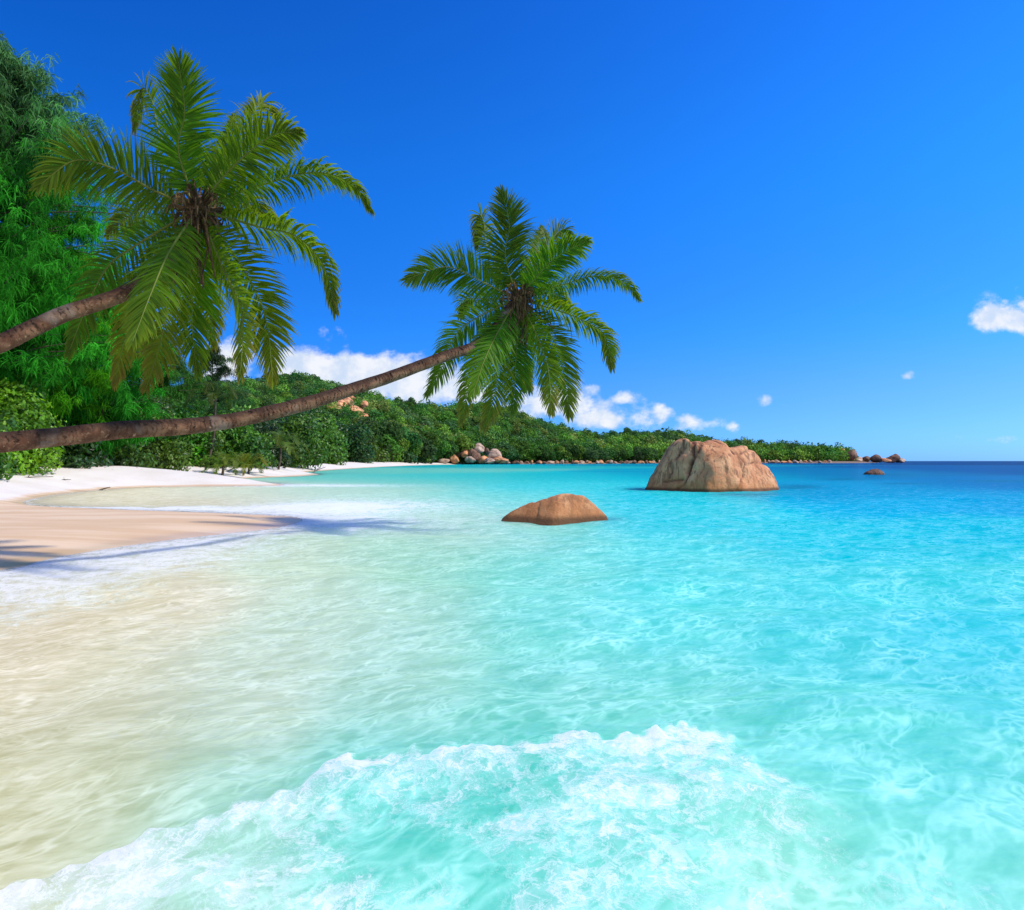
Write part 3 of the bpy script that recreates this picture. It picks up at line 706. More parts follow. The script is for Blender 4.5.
# the rest of the wood reads as one mass
acc = Acc()
base_crowns = []
for i in range(10):
    q = np.random.default_rng(80 + i)
    bl = [((q.uniform(-.3, .3), q.uniform(-.3, .3), q.uniform(.3, .6)), (q.uniform(.35, .5),) * 2 + (q.uniform(.3, .45),)) for _ in range(5)]
    a = crown_acc(bl, 420, 0.055, [(1, 1, 1)], q, asp=.7)
    base_crowns.append((np.concatenate(a.V), np.concatenate(a.F[4]), np.concatenate(a.T)))
nstuff = 0
while nstuff < 3400:
    px = r_.uniform(-60, 848); t = r_.uniform(0, 1.0) ** 0.9
    if px < 150 and t < .5: continue
    if outcrop(px, t) and r_.random() < .8: continue
    Xa, Ya, Za = hill_pt(np.array([px]), np.array([t]))
    V, Fc, T = base_crowns[int(r_.integers(10))]
    s = r_.uniform(5.5, 17) * Ya[0] / F * (1.15 if t < .4 else .95)
    a = r_.uniform(0, 6.28); c_, s_ = math.cos(a), math.sin(a)
    V2 = np.stack([V[:, 0] * c_ - V[:, 1] * s_, V[:, 0] * s_ + V[:, 1] * c_, V[:, 2] * r_.uniform(.7, 1.2)], 1) * s + np.array([Xa[0], Ya[0], Za[0] - s * .15])
    cset = HC[int(r_.choice([0, 0, 1, 2, 3, 3, 4] if t > .3 else [0, 0, 1, 2, 2]))]
    cc_ = np.array(cset[int(r_.integers(2))]) * r_.uniform(.55, 1.55)
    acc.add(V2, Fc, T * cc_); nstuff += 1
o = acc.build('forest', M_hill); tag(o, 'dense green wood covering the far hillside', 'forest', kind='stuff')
# pink granite slabs on the hillside
r_ = np.random.default_rng(31)
for i, (px, t, w, h, lb) in enumerate([(340, .62, 16, 8, 'left slab of the pink bare rock patch on the hillside'), (354, .58, 20, 10, 'widest slab of the pink bare rock patch on the hillside'), (364, .66, 13, 8, 'upper right slab of the pink bare rock patch on the hillside'), (350, .74, 15, 7, 'topmost slab of the pink bare rock patch on the hillside'), (333, .56, 18, 8, 'lowest left slab of the pink bare rock patch on the hillside'), (360, .52, 18, 9, 'lowest right slab of the pink bare rock patch on the hillside'), (346, .67, 20, 10, 'central slab of the pink bare rock patch on the hillside'), (424, .62, 6, 7, 'grey standing rock among the trees midway up the hill')]):
    Xa, Ya, Za = hill_pt(np.array([px * 1.0]), np.array([t]))
    py = HY - (Za[0] + 2.0 - CAMH) * F / Ya[0]
    far_rock(i % 6, M_rock if i < 7 else M_rock_far, px, py, Ya[0], w, h, i * 1.1, lb, 'bare rocks on the hillside')

# ------------------------------------------------------------------ nearer beach trees
def place(px, Y_, dz=0.0):
    x = (px - CX) / F * Y_; return np.array([x, Y_, ground_z(x, Y_) + dz])
bright = [(0.13, 0.38, 0.008), (0.18, 0.44, 0.010), (0.07, 0.24, 0.008)]
mid = [(0.055, 0.14, 0.012), (0.08, 0.18, 0.014), (0.10, 0.20, 0.016), (0.04, 0.10, 0.014)]
dark = [(0.025, 0.07, 0.012), (0.035, 0.085, 0.014)]
def bush(px, Y_, w, h, cols, label, seed, size=0.2, per=95, name='broadleaf_bush', cat='bush', group='bushes edging the back of the beach', nb=22, low=0.0):
    r = np.random.default_rng(seed)
    root = empty(name, place(px, Y_, -0.15))
    bl = []
    for i in range(nb):
        a = r.uniform(0, 2 * PI); q = math.sqrt(r.random()) * .36 * w
        z = h * (low + (0.80 - low) * r.random() * (1 - .45 * (q / (.36 * w)) ** 2)) + .1
        rr = min(w, h) * r.uniform(.16, .27)
        bl.append(((q * math.cos(a), q * math.sin(a), z), (rr * 1.1, rr * 1.1, rr * .85)))
    for i in range(9):
        a = r.uniform(0, 2 * PI); bl.append(((math.cos(a) * .33 * w, math.sin(a) * .25 * w, .10 * h), (w * .17, w * .15, h * .16)))
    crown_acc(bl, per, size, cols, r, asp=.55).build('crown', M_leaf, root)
    t = Acc()
    for c, rr in bl[:8]:
        c = np.array(c); t.add(*tube(catmull([(r.normal() * .15, r.normal() * .15, -.3), c * [.4, .4, .5], c], 6), np.linspace(.09, .02, 6), 5))
    t.build('trunk', M_bark, root, True)
    tag(root, label, cat, group); return root
bush(2, 50, 7.6, 7.6, bright, 'bright green sunlit broad leaved bush at the left edge under the palm trunks', 101, .17, 150, nb=26)
bush(-45, 42, 7, 6.5, mid, 'dark green bush at the far left edge behind the bright sunlit bush', 102, .2, 90)
bush(60, 58, 8, 3.6, dark, 'low dark bush in deep shade behind the low green palm', 103, .22, 120)
bush(112, 66, 8.5, 5.6, mid, 'mid green bush right of the low palm below the near palm crown', 104, .2, 120)
bush(150, 72, 7.5, 7.6, mid, 'tall rounded green bush left of the dark palm', 105, .2, 120)
bush(172, 84, 9, 8.8, mid + bright[:1], 'yellow green rounded bush behind the lower palm trunk', 106, .24, 80)
bush(205, 86, 8, 5.2, mid, 'low green bush under the dark palm', 107, .24, 90)
bush(236, 92, 9, 9.0, mid, 'full green bush just right of the dark palm', 108, .26, 80)
bush(262, 104, 9, 7.5, dark, 'dark green bush between two fuller green ones', 109, .26, 80)
bush(286, 138, 15, 14.5, mid, 'tall green bush below the bend of the lower trunk', 110, .34, 45)
bush(313, 190, 20, 19, mid, 'large rounded tree like bush where the white sand starts to narrow', 111, .45, 26)
bush(338, 248, 25, 20, dark, 'dark green bush standing on the narrowing white sand', 112, .58, 16)
bush(362, 290, 27, 20, mid, 'green bush standing where the beach curves away', 113, .66, 13)
bush(388, 330, 28, 20, dark, 'dark green bush at the thin far end of the sand', 114, .75, 10)
bush(412, 362, 26, 17, mid, 'green bush nearest the beach end rock pile', 115, .8, 9)
bush(20, 62, 12, 9.5, dark, 'dark mass of leaves behind the bright bush on the left', 116, .28, 75)
bush(80, 74, 12, 10.5, mid, 'green thicket behind the foot of the feathery trees', 117, .26, 75)
bush(126, 88, 12, 11, dark, 'dark green thicket right of the feathery trees', 118, .28, 70)
bush(300, 215, 24, 21, dark, 'dark bush behind the tall green one, between it and the large rounded one', 119, .5, 20)
bush(255, 132, 15, 14, dark, 'dark thicket behind the full green bush', 120, .34, 50)

# feathery casuarina trees
def casuarina(px, Y_, h, w, cols, seed, label, ntuft=1500, top_open=0.0, lean=0.0, trunk_r=.35, zlow=.18):
    r = np.random.default_rng(seed)
    root = empty('casuarina_tree', place(px, Y_, -.2))
    tr = Acc()
    tp = catmull([(0, 0, -.3), (lean * .2, 0, h * .4), (lean, 0, h * .95)], 14)
    tr.add(*tube(tp, np.linspace(trunk_r, .05, 14), 9))
    tuftP = []; tv = []
    nl = int(ntuft / 26)
    for i in range(nl):
        t = zlow + (1 - zlow) * (i + .5) / nl
        z = h * t
        prof = (0.55 + 0.45 * math.sin(min(1, (t - zlow) / .45) * PI / 2)) * (1 - max(0, (t - .48) / .52) ** 1.5 * .86)
        Lb = w * .5 * prof * r.uniform(.55, 1.15)
        a = r.uniform(0, 2 * PI)
        b0 = np.array([lean * t * t, 0, z]); d = np.array([math.cos(a), math.sin(a), r.uniform(.05, .55)])
        P = catmull([b0, b0 + d * Lb * .5, b0 + d * [1, 1, .65] * Lb], 9)
        tr.add(*tube(P, np.linspace(.09, .015, 9), 4))
        m = 26
        s = r.uniform(.22, 1.06, m)
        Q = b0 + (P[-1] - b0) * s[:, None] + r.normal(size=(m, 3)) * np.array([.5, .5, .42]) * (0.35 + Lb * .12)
        tuftP.append(Q); tv.append(np.full(m, r.uniform(.45, 1.4)) * (0.30 + .80 * s))  # tufts nearer the trunk tinted darker: painted shade of the crown interior
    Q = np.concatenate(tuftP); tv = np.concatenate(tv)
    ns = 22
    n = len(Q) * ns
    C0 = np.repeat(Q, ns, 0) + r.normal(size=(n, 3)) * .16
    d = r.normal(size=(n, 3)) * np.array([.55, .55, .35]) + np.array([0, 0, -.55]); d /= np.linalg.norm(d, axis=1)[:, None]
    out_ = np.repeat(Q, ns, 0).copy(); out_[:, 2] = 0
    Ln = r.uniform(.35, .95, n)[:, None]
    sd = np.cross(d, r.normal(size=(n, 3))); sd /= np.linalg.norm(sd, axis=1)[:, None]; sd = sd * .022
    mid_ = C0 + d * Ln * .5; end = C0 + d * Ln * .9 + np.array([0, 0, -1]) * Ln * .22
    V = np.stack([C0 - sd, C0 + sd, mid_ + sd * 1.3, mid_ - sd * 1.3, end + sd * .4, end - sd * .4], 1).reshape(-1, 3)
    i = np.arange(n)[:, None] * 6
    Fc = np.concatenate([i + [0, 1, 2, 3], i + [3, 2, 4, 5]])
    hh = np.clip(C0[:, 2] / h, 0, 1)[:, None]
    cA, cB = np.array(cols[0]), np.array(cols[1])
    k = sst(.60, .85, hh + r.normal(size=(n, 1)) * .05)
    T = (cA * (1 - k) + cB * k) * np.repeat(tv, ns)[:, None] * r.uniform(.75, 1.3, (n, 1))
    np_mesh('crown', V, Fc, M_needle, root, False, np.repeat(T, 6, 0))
    tr.build('trunk', M_bark, root, True)
    tag(root, label, 'tree', 'tall feathery trees at the back of the beach'); return root
casuarina(-18, 52, 31.8, 24, [(0.05, 0.24, 0.015), (0.09, 0.19, 0.06)], 201, 'tallest feathery tree, grey green at its top, behind the others at the left edge', 6500)
casuarina(38, 60, 25.0, 16.5, [(0.06, 0.30, 0.010), (0.13, 0.40, 0.015)], 202, 'bright emerald feathery tree in front of the tallest one', 3000, trunk_r=.28, zlow=.12)
casuarina(-62, 62, 29, 17, [(0.02, 0.14, 0.018), (0.04, 0.19, 0.02)], 203, 'feathery tree cut by the left edge of the photo, in front', 1800, trunk_r=.3, zlow=.1)
casuarina(103, 62, 15.5, 12, [(0.04, 0.21, 0.015), (0.06, 0.26, 0.02)], 204, 'shorter feathery tree whose branches show below the near palm crown', 1800, trunk_r=.25, zlow=.1)
casuarina(212, 118, 20, 13, [(0.03, 0.10, 0.03), (0.06, 0.12, 0.05)], 205, 'small distant feathery tree rising beside the dark palm', 1000, trunk_r=.25, zlow=.2)

casuarina(152, 92, 18, 14, [(0.035, 0.15, 0.02), (0.07, 0.17, 0.04)], 206, 'feathery tree standing between the near palm crown and the small distant one', 1500, trunk_r=.25, zlow=.1)
# ------------------------------------------------------------------ palms
def frond_acc(ctrl3, r, Lmax, nleaf=78, face=(0, 1, 0), facew=.7, green=(.055, .13, .012), dry=0.3, w=.03, rach=.035, grav=.55):
    """(rachis, leaflets) of one palm leaf"""
    P = catmull(ctrl3, 60)
    seg = np.linalg.norm(np.diff(P, axis=0), axis=1); s = np.concatenate([[0], np.cumsum(seg)]); Ltot = s[-1]; s /= Ltot
    T = np.gradient(P, axis=0); T /= np.linalg.norm(T, axis=1)[:, None]
    ref = np.array(face, float) * facew + np.array([0, 0, 1.0]) * (1 - facew)
    ra = Acc(); V, Fc = tube(P, np.interp(s, [0, .12, 1], [rach * 1.5, rach, rach * .22]), 5)
    ra.add(V, Fc, (.26, .30, .055))
    lf = Acc()
    for side in (-1, 1):
        q = np.linspace(.10, .995, nleaf) + r.normal(size=nleaf) * .003
        q = np.clip(q, .08, .999)
        B = np.stack([np.interp(q, s, P[:, i]) for i in range(3)], 1)
        t = np.stack([np.interp(q, s, T[:, i]) for i in range(3)], 1)
        S = np.cross(t, ref); S /= np.linalg.norm(S, axis=1)[:, None] + 1e-9; S *= side
        Nn = np.cross(S, t) * side
        al = np.radians(np.interp(q, [.1, .35, .8, 1], [72, 60, 42, 14]) + r.normal(size=nleaf) * 5)
        vee = np.radians(r.normal(size=nleaf) * 9 + 12)
        d = np.cos(al)[:, None] * t + np.sin(al)[:, None] * (np.cos(vee)[:, None] * S + np.sin(vee)[:, None] * Nn)
        Ln = Lmax * np.interp(q, [.08, .2, .4, .65, .85, 1], [.40, .80, 1.0, .92, .62, .30]) * r.uniform(.86, 1.1, nleaf)
        broken = r.random(nleaf) < .05; Ln = np.where(broken, Ln * r.uniform(.3, .7, nleaf), Ln)
        nseg = 5; p_ = B.copy(); pts = [p_.copy()]
        dirs = d.copy(); g = grav * r.uniform(.6, 1.4, nleaf)[:, None]
        for k in range(nseg):
            p_ = p_ + dirs * (Ln / nseg)[:, None]; pts.append(p_.copy())
            dirs = dirs + np.array([0, 0, -1.0]) * g * (.10 + .12 * k); dirs /= np.linalg.norm(dirs, axis=1)[:, None]
        wd = np.cross(Nn * 1.0, d); wd /= np.linalg.norm(wd, axis=1)[:, None] + 1e-9
        tw = r.normal(size=(nleaf, 1)) * .35; wd = wd + Nn * tw; wd /= np.linalg.norm(wd, axis=1)[:, None]
        ws = [.55, 1, 1, .82, .5, .06]
        rows = []; cols = []
        base = np.array(green) * r.uniform(.78, 1.25, (nleaf, 1))
        yel = np.array([.30, .27, .03]); brn = np.array([.25, .13, .04])
        amt = np.clip(1.25 * dry * (sst(.35, 1.0, q) * 1.1 + r.normal(size=nleaf) * .18), 0, 1)[:, None]
        for k in range(nseg + 1):
            rows += [pts[k] + wd * w * ws[k], pts[k] - wd * w * ws[k]]
            f = k / nseg
            a1 = np.clip(amt * (0.25 + 1.2 * f), 0, 1); a2 = np.clip((amt - .35) * 1.6 * f ** 2, 0, 1)
            c = base * (1 - a1) + yel * a1 * .8; c = c * (1 - a2) + brn * a2
            cols += [c, c]
        V = np.stack(rows, 1).reshape(-1, 3); Tn = np.stack(cols, 1).reshape(-1, 3)
        i = np.arange(nleaf)[:, None] * (2 * (nseg + 1))
        Fc = np.concatenate([i + np.array([2 * k, 2 * k + 2, 2 * k + 3, 2 * k + 1]) for k in range(nseg)])
        lf.add(V, Fc, Tn)
    return ra, lf
# fronds traced in a 910-unit picture of the crown, centre (440,430): base, bends, tip, depth sign, dryness, face weight, leaflet scale
FR = [
 ([(425, 400), (412, 300), (412, 200), (385, 92)], -.5, .18, .95, 1.0, .10),
 ([(405, 400), (360, 280), (335, 180), (318, 160), (300, 245)], .8, .45, .7, .62, .6),
 ([(395, 420), (330, 375), (250, 338), (160, 325), (78, 372)], -.3, .15, .80, 1.0, .25),
 ([(455, 395), (500, 310), (545, 240), (595, 192), (612, 235)], .7, .35, .55, .8, .5),
 ([(465, 395), (520, 330), (590, 275), (668, 240)], -.5, .22, .60, .85, .45),
 ([(480, 415), (590, 380), (700, 358), (780, 380), (830, 440)], .3, .18, .30, .62, .9),
 ([(490, 450), (580, 468), (665, 505), (715, 560), (745, 660)], -.5, .35, .45, .72, .8),
 ([(480, 470), (545, 575), (590, 670), (615, 812)], -.4, .35, .90, .85, .2),
 ([(465, 475), (500, 560), (530, 660), (540, 808)], -.7, .60, .50, .60, .3),
 ([(440, 480), (435, 600), (425, 700), (432, 808)], .6, .25, .80, .80, .3),
 ([(425, 470), (385, 590), (350, 720), (318, 842)], .5, .55, .80, .80, .3),
 ([(425, 455), (375, 530), (335, 620), (295, 735)], -.8, .22, .90, .80, .25),
 ([(400, 445), (300, 500), (225, 560), (175, 650), (145, 755)], .5, .22, .75, .70, .4),
 ([(410, 460), (340, 570), (280, 690), (255, 828)], .8, .55, .60, .60, .5),
 ([(470, 410), (530, 405), (580, 425), (612, 462)], .7, .35, .40, .55, .9),
 ([(450, 470), (462, 580), (470, 660), (478, 740)], .8, .45, .70, .60, .5),
 ([(455, 400), (480, 330), (500, 270), (515, 200)], .8, .20, .80, .75, .3),
 ([(405, 425), (340, 420), (280, 440), (235, 490)], .8, .25, .60, .60, .6),
]
def palm(cpx, cpy, Yc, scale_px, trunk_ctrl, radii, seed, label, sway=0.0):
    r = np.random.default_rng(seed)
    C0 = wp(cpx, cpy, Yc)
    base = trunk_ctrl[0]
    root = empty('coconut_palm', base)
    org = np.array(base)
    u = scale_px * Yc / F                 # metres per unit of the 910-unit picture
    # trunk
    P = catmull(trunk_ctrl, 150) - org
    sg = np.concatenate([[0], np.cumsum(np.linalg.norm(np.diff(P, axis=0), axis=1))])
    R = np.interp(sg / sg[-1], np.linspace(0, 1, len(radii)), radii)
    ringb = lambda i, a: 1 + .035 * np.cos(a * 3 + i * .11) * np.sin(i * .37) + .03 * (vnoise(i * .9, a * 2.0) - .5) * 2 + .012 * (np.sin(i * 2 * PI / 2.6) > .55)
    V, Fc = tube(P, R, 22, ringb)
    np_mesh('trunk', V, Fc, M_ptrunk, root, True, attrs={'along': np.repeat(sg, 22)})
    # crown
    Ltrue = 470 * u
    for ctrl2, ds, dry, fw, ls, gv in FR:
        q = np.array(ctrl2, float) + r.normal(size=(len(ctrl2), 2)) * 7
        q[0] = ctrl2[0]
        dx = (q[:, 0] - 440) * u; dz = -(q[:, 1] - 430) * u
        arc = np.concatenate([[0], np.cumsum(np.hypot(np.diff(dx), np.diff(dz)))])
        dep = math.sqrt(max(Ltrue ** 2 - arc[-1] ** 2, (.25 * Ltrue) ** 2)) * ds
        dy = dep * (arc / arc[-1]) ** .8 * .8
        k = (Yc + dy) / Yc                # keep the outline the same at its own depth
        c3 = np.stack([C0[0] + dx * 1.0, C0[1] + dy, C0[2] + dz], 1)
        c3[:, 0] = C0[0] * k + dx * k; c3[:, 2] = CAMH + (C0[2] - CAMH + dz) * k
        c3 = np.vstack([C0 + (c3[0] - C0) * .3, c3[1:]]) - org
        g = np.array([.085, .19, .006]) * r.uniform(.75, 1.15) * (1 + np.array([.75, .25, 0]) * (dry > .3))
        ra, lf = frond_acc(c3, r, 104 * u * (.35 + .65 * ls), 128, (0, 1, 0), fw, g, dry, 2.15 * u, .026, gv * 1.5 + .15)
        f = lf.build('frond', M_palm, root)
        ra.build('midrib', M_palm, f, True)
    # fibrous heart with old leaf bases and flower stalks
    h = Acc(); c = C0 - org
    D, Fc = ICO[4]
    rr = (24 * u) * (1 + .5 * (fbm(D[:, 0] * 3 + 9, D[:, 1] * 3, D[:, 2] * 3, 4) - .5)); V = D * rr[:, None] * [1, 1, 1.2] + c
    h.add(V, Fc)
    for i in range(90):
        d = r.normal(size=3); d[2] -= .2; d /= np.linalg.norm(d)
        e = c + d * r.uniform(35, 70) * u; e[2] -= r.uniform(5, 40) * u
        h.add(*tube(catmull([c + d * 20 * u, c + d * 55 * u + np.array([0, 0, 6 * u]), e], 6), np.linspace(3.5 * u, 1.0 * u, 6), 4))
    for i in range(26):
        d = np.array([r.normal() * .4 + .15, r.normal() * .4, -1]); d /= np.linalg.norm(d)
        e = c + d * r.uniform(90, 190) * u
        h.add(*tube(catmull([c, c + d * 55 * u + r.normal(size=3) * 9 * u, e], 6), np.linspace(4 * u, 1.6 * u, 6), 4))
    h.build('fibre', M_fibre, root, False)
    tag(root, label, 'palm tree', 'coconut palms leaning out over the water'); return root
# lower, longer trunk
Yc = 20.0; C2 = wp(518, 298, Yc)
t2 = [np.array([-14.5, 8.2, .1]), np.array([-11.6, 9.0, 1.9]), wp(-60, 447, 10.6), wp(0, 443, 11.2), wp(120, 430, 12.6), wp(210, 424, 13.8), wp(300, 405, 15.2), wp(380, 380, 16.8), wp(440, 358, 18.2), wp(482, 341, 19.2), C2 + [-.1, 0, -.1]]
palm(518, 298, Yc, 1 / 3.25, t2, [.32, .23, .185, .17, .165, .16, .155, .15, .145, .14, .12], 301, 'farther coconut palm with the long low sagging trunk reaching to the middle')
Yc = 12.6; C1 = wp(197, 208, Yc)
t1 = [np.array([-13.5, 9.5, .1]), np.array([-12.2, 9.7, 2.2]), wp(-80, 372, 10.2), wp(0, 343, 10.7), wp(60, 315, 11.3), wp(120, 294, 11.9), wp(165, 262, 12.3), C1 + [-.05, 0, -.1]]
palm(197, 208, Yc, 1 / 2.25, t1, [.30, .21, .165, .155, .14, .13, .125, .11], 302, 'nearer coconut palm with large crown in front of the feathery trees')
# small palms growing among the bushes
def small_palm(px, Y_, h, L_, label, seed, green=(.05, .12, .015), nf=13, tr_=.12, dry=.2):
    r = np.random.default_rng(seed); root = empty('young_palm', place(px, Y_, -.1))
    P = catmull([(0, 0, -.2), (.1 * h, 0, h * .5), (.12 * h, 0, h)], 10)
    np_mesh('trunk', *tube(P, np.linspace(tr_ * 1.4, tr_, 10), 8), M_bark, root, True)
    c = P[-1]
    for i in range(nf):
        a = i * 2.4 + r.normal() * .2; el = np.interp(i / nf, [0, 1], [1.25, -.1]) + r.normal() * .1
        d = np.array([math.cos(a) * math.cos(el), math.sin(a) * math.cos(el), math.sin(el)])
        hz = d * [1, 1, 0]; hz = hz / (np.linalg.norm(hz) + 1e-6)
        c3 = [c, c + d * L_ * .4, c + d * L_ * .62 + hz * L_ * .12 - np.array([0, 0, .10 * L_]), c + d * L_ * .66 + hz * L_ * .3 - np.array([0, 0, .42 * L_])]
        ra, lf = frond_acc(c3, r, L_ * .25, 52, (0, 0, 1), 0.0, np.array(green) * r.uniform(.8, 1.25), dry, .028, .03, .6)
        f = lf.build('frond', M_palm, root); ra.build('midrib', M_palm, f, True)
    tag(root, label, 'palm tree', 'small palms growing among the beach bushes'); return root
small_palm(62, 60, .5, 2.8, 'low trunkless palm arching over the sand in front of the feathery trees', 401, (.06, .15, .015))
small_palm(86, 63, .8, 2.6, 'low palm just right of the trunkless one, nearer the bushes', 402, (.07, .16, .015))
small_palm(207, 84, 8.6, 4.2, 'dark tall slender palm standing above the bushes', 403, (.03, .075, .018))
small_palm(222, 78, 1.2, 3.2, 'low palm in front of the dark tall one at the sand edge', 404, (.08, .16, .02))
small_palm(278, 96, 3.2, 4.4, 'medium palm with drooping leaves by the bright tall bush', 405, (.08, .15, .03))
small_palm(248, 84, 1.0, 3.2, 'yellowish low palm between two others at the sand edge', 406, (.12, .17, .02), dry=.5)

# driftwood and fallen leaves on the sand
def log(px, Y_, L_, rz, rad, label, seed, name='driftwood_log', br=2, up=.12):
    r = np.random.default_rng(seed); t = Acc()
    P = catmull([(-L_ / 2, 0, rad), (-L_ * .1, r.normal() * .15, rad * 1.3 + up), (L_ / 2, r.normal() * .2, rad + up * 2)], 12)
    t.add(*tube(P, np.linspace(rad, rad * .4, 12), 8, lambda i, a: 1 + .2 * (vnoise(i * .8, a * 2) - .5)))
    for b_ in range(br):
        s = P[4 + 3 * b_]; t.add(*tube(catmull([s, s + np.array([.3, r.normal() * .3, .35]) * L_ * .25, s + np.array([.7, r.normal() * .5, .6]) * L_ * .3], 6), np.linspace(rad * .5, rad * .1, 6), 5))
    o = t.build(name, M_drift, None, True); o.location = place(px, Y_); o.rotation_euler = (0, 0, rz)
    tag(o, label, 'driftwood', 'driftwood lying along the back of the beach'); return o
log(36, 47.5, 2.0, .5, .05, 'longest crooked branch lying on the sand below the left bushes', 501, br=1, up=.03)
log(66, 49, 1.1, -.4, .04, 'short crooked branch right of the longest one', 502, br=1, up=.02)
log(106, 47, .9, .1, .06, 'small reddish piece of wood alone on the pale sand', 503, br=0)
log(318, 118, 3.2, 1.0, .12, 'branch sticking up from the sand near the beach bend', 504, up=.6)
r_ = np.random.default_rng(77); P_ = []
while len(P_) < 700:
    px = r_.uniform(-20, 300); Y_ = r_.uniform(36, 110); x = (px - CX) / F * Y_
    z = ground_z(x, Y_) if len(P_) < 9999 else 0
    if z > 1.0 and r_.random() < (z - .9): P_.append((x, Y_, z + .02))
P_ = np.array(P_); V, Fc = leaves(P_, np.tile([0, 0, 1.0], (len(P_), 1)), .09, .45, r_, .25)
T = np.array([(.22, .11, .04), (.14, .09, .04), (.30, .2, .08)])[r_.integers(0, 3, len(P_))]
tag(np_mesh('leaf_litter', V, Fc, M_leaf, tint=np.repeat(T, 4, 0)), 'dry brown leaves scattered over the upper white sand', 'leaves', kind='stuff')
# ------------------------------------------------------------------ light, sky, camera
SUN_EL, SUN_AZ = 47.0, 101.0
az = math.radians(SUN_AZ); el = math.radians(SUN_EL)
ts = Vector((math.sin(az) * math.cos(el), math.cos(az) * math.cos(el), math.sin(el)))
sl = bpy.data.lights.new('sun', 'SUN'); sl.energy = 4.3; sl.angle = math.radians(2.5); sl.color = (1.0, .935, .80)
so = bpy.data.objects.new('sun', sl); COL.objects.link(so); so.rotation_euler = ts.to_track_quat('Z', 'Y').to_euler(); so.location = (30, -30, 60)
world = bpy.data.worlds.new('World'); sc.world = world; world.use_nodes = True
wn = world.node_tree; wn.nodes.clear()
class WN(N):
    def __init__(s, t): s.t = t
w_ = WN(wn)
sky = w_.n('ShaderNodeTexSky', sky_type='NISHITA', sun_disc=False, sun_elevation=el, sun_rotation=az, altitude=0, air_density=1.0, dust_density=.35, ozone_density=2.0)
tc = w_.n('ShaderNodeTexCoord').outputs['Generated']
sp = w_.n('ShaderNodeSeparateXYZ', {0: tc}); dx_, dy_, dz_ = sp.outputs
elv = w_.math('MAXIMUM', dz_, 0.0)
cr = w_.n('ShaderNodeValToRGB', {0: elv}); e = cr.color_ramp; e.interpolation = 'EASE'
e.elements[0].position = 0.0; e.elements[0].color = (.22, .80, 2.4, 1)
e.elements[1].position = .62; e.elements[1].color = (.07, .75, 2.2, 1)
for p_, c_ in ((.08, (.20, .70, 1.85, 1)), (.20, (.115, .76, 1.95, 1)), (.38, (.085, .86, 2.2, 1))):
    q = e.elements.new(p_); q.color = c_
left = w_.n('ShaderNodeMapRange', {'Value': dx_, 'From Min': -.65, 'From Max': .6, 'To Min': .72, 'To Max': 1.36}).outputs[0]
c1 = w_.mix(1.0, sky.outputs[0], cr.outputs[0], 'MULTIPLY')
lf_ = w_.n('ShaderNodeCombineXYZ', {0: w_.math('POWER', left, 2.2), 1: left, 2: w_.math('POWER', left, .7)}).outputs[0]
c1 = w_.mix(1.0, c1, lf_, 'MULTIPLY')
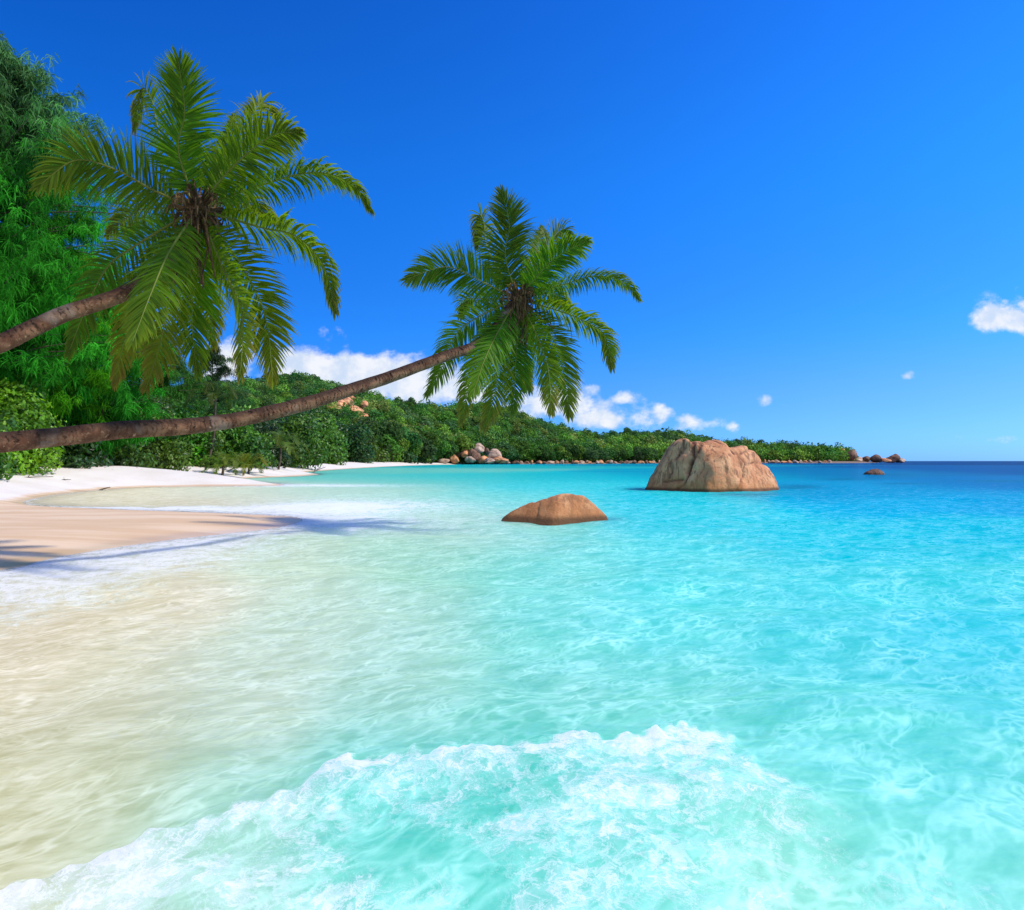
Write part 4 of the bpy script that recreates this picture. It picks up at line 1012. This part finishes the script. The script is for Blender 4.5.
# clouds at their place in the sky
yv = w_.math('MAXIMUM', dy_, .05)
U = w_.math('DIVIDE', dx_, yv); Vv = w_.math('DIVIDE', dz_, yv)
uv = w_.n('ShaderNodeCombineXYZ', {0: U, 1: Vv}).outputs[0]
cn = w_.noise(w_.n('ShaderNodeMapping', {'Vector': uv, 'Scale': (1, 1.5, 1)}).outputs[0], 17.0, 8, .58, .25)
cn2 = w_.noise(uv, 60.0, 6, .6)
tot = None
for (px, py, sx_, sy_, a_) in [(365, 376, 80, 22, 1.15), (300, 366, 42, 18, 1.0), (425, 386, 48, 19, 1.1), (222, 362, 30, 26, .9), (470, 395, 50, 12, .7), (330, 334, 26, 12, .34), (555, 404, 60, 18, .9), (622, 398, 24, 8, .62),
                               (662, 414, 14, 12, .72), (695, 424, 26, 9, .80), (733, 428, 8, 6, .6), (600, 418, 70, 13, .75), (1006, 316, 32, 15, 1.1), (1024, 312, 22, 18, .8), (765, 402, 7, 8, .55), (784, 406, 8, 4, .35),
                               (907, 376, 9, 5, .70), (962, 437, 13, 4, .45), (1000, 439, 40, 5, .35), (795, 428, 4, 4, .4), (440, 372, 30, 8, .35), (930, 440, 60, 6, .2)]:
    cu = (px - 512) / F; cv = (461 - py) / F
    a1 = w_.math('DIVIDE', w_.math('SUBTRACT', U, cu), sx_ * 1.15 / F); b1 = w_.math('DIVIDE', w_.math('SUBTRACT', Vv, cv), sy_ * 1.2 / F)
    r2c = w_.math('ADD', w_.math('MULTIPLY', a1, a1), w_.math('MULTIPLY', b1, b1))
    g = w_.math('MULTIPLY', w_.math('EXPONENT', w_.math('MULTIPLY', r2c, -1.0)), a_)
    tot = g if tot is None else w_.math('MAXIMUM', tot, g)
dn = w_.math('ADD', tot, w_.math('MULTIPLY', w_.math('SUBTRACT', w_.math('ADD', w_.math('MULTIPLY', cn, .8), w_.math('MULTIPLY', cn2, .2)), .5), 1.9))
cf = w_.math('MULTIPLY', w_.smooth(dn, .32, .78), w_.smooth(tot, .06, .3))
cf = w_.math('MULTIPLY', cf, w_.smooth(dy_, .05, .2))
cf = w_.math('MULTIPLY', cf, .93)
shd = w_.smooth(w_.noise(uv, 30.0, 5, .6), .35, .65)
cc1 = w_.mix(shd, (6.6, 7.7, 9.3), (9.6, 9.7, 9.9))
# added unseen cloud behind the viewer, white fill for the blue shadows
cb = w_.math('MULTIPLY', w_.smooth(w_.noise(tc, 3.0, 6, .6), .38, .58), w_.smooth(dy_, -.05, -.45))
cf = w_.math('MAXIMUM', cf, w_.math('MULTIPLY', w_.math('MULTIPLY', cb, .85), w_.smooth(dz_, -.02, .1)))
c2 = w_.mix(cf, c1, cc1)
bg = w_.n('ShaderNodeBackground', {'Color': c2, 'Strength': .10})
ow = w_.n('ShaderNodeOutputWorld'); wn.links.new(bg.outputs[0], ow.inputs[0])
cam = bpy.data.cameras.new('camera'); cam.lens = 24; cam.sensor_width = 36; cam.clip_start = .05; cam.clip_end = 60000
co = bpy.data.objects.new('camera', cam); COL.objects.link(co); co.location = (0, 0, CAMH); co.rotation_euler = (math.radians(90) + math.atan(6 / F), 0, 0)
sc.camera = co
sc.view_settings.view_transform = 'Standard'; sc.view_settings.look = 'None'; sc.view_settings.exposure = 0; sc.view_settings.gamma = 1
sc.cycles.transparent_max_bounces = 12; sc.cycles.max_bounces = 6
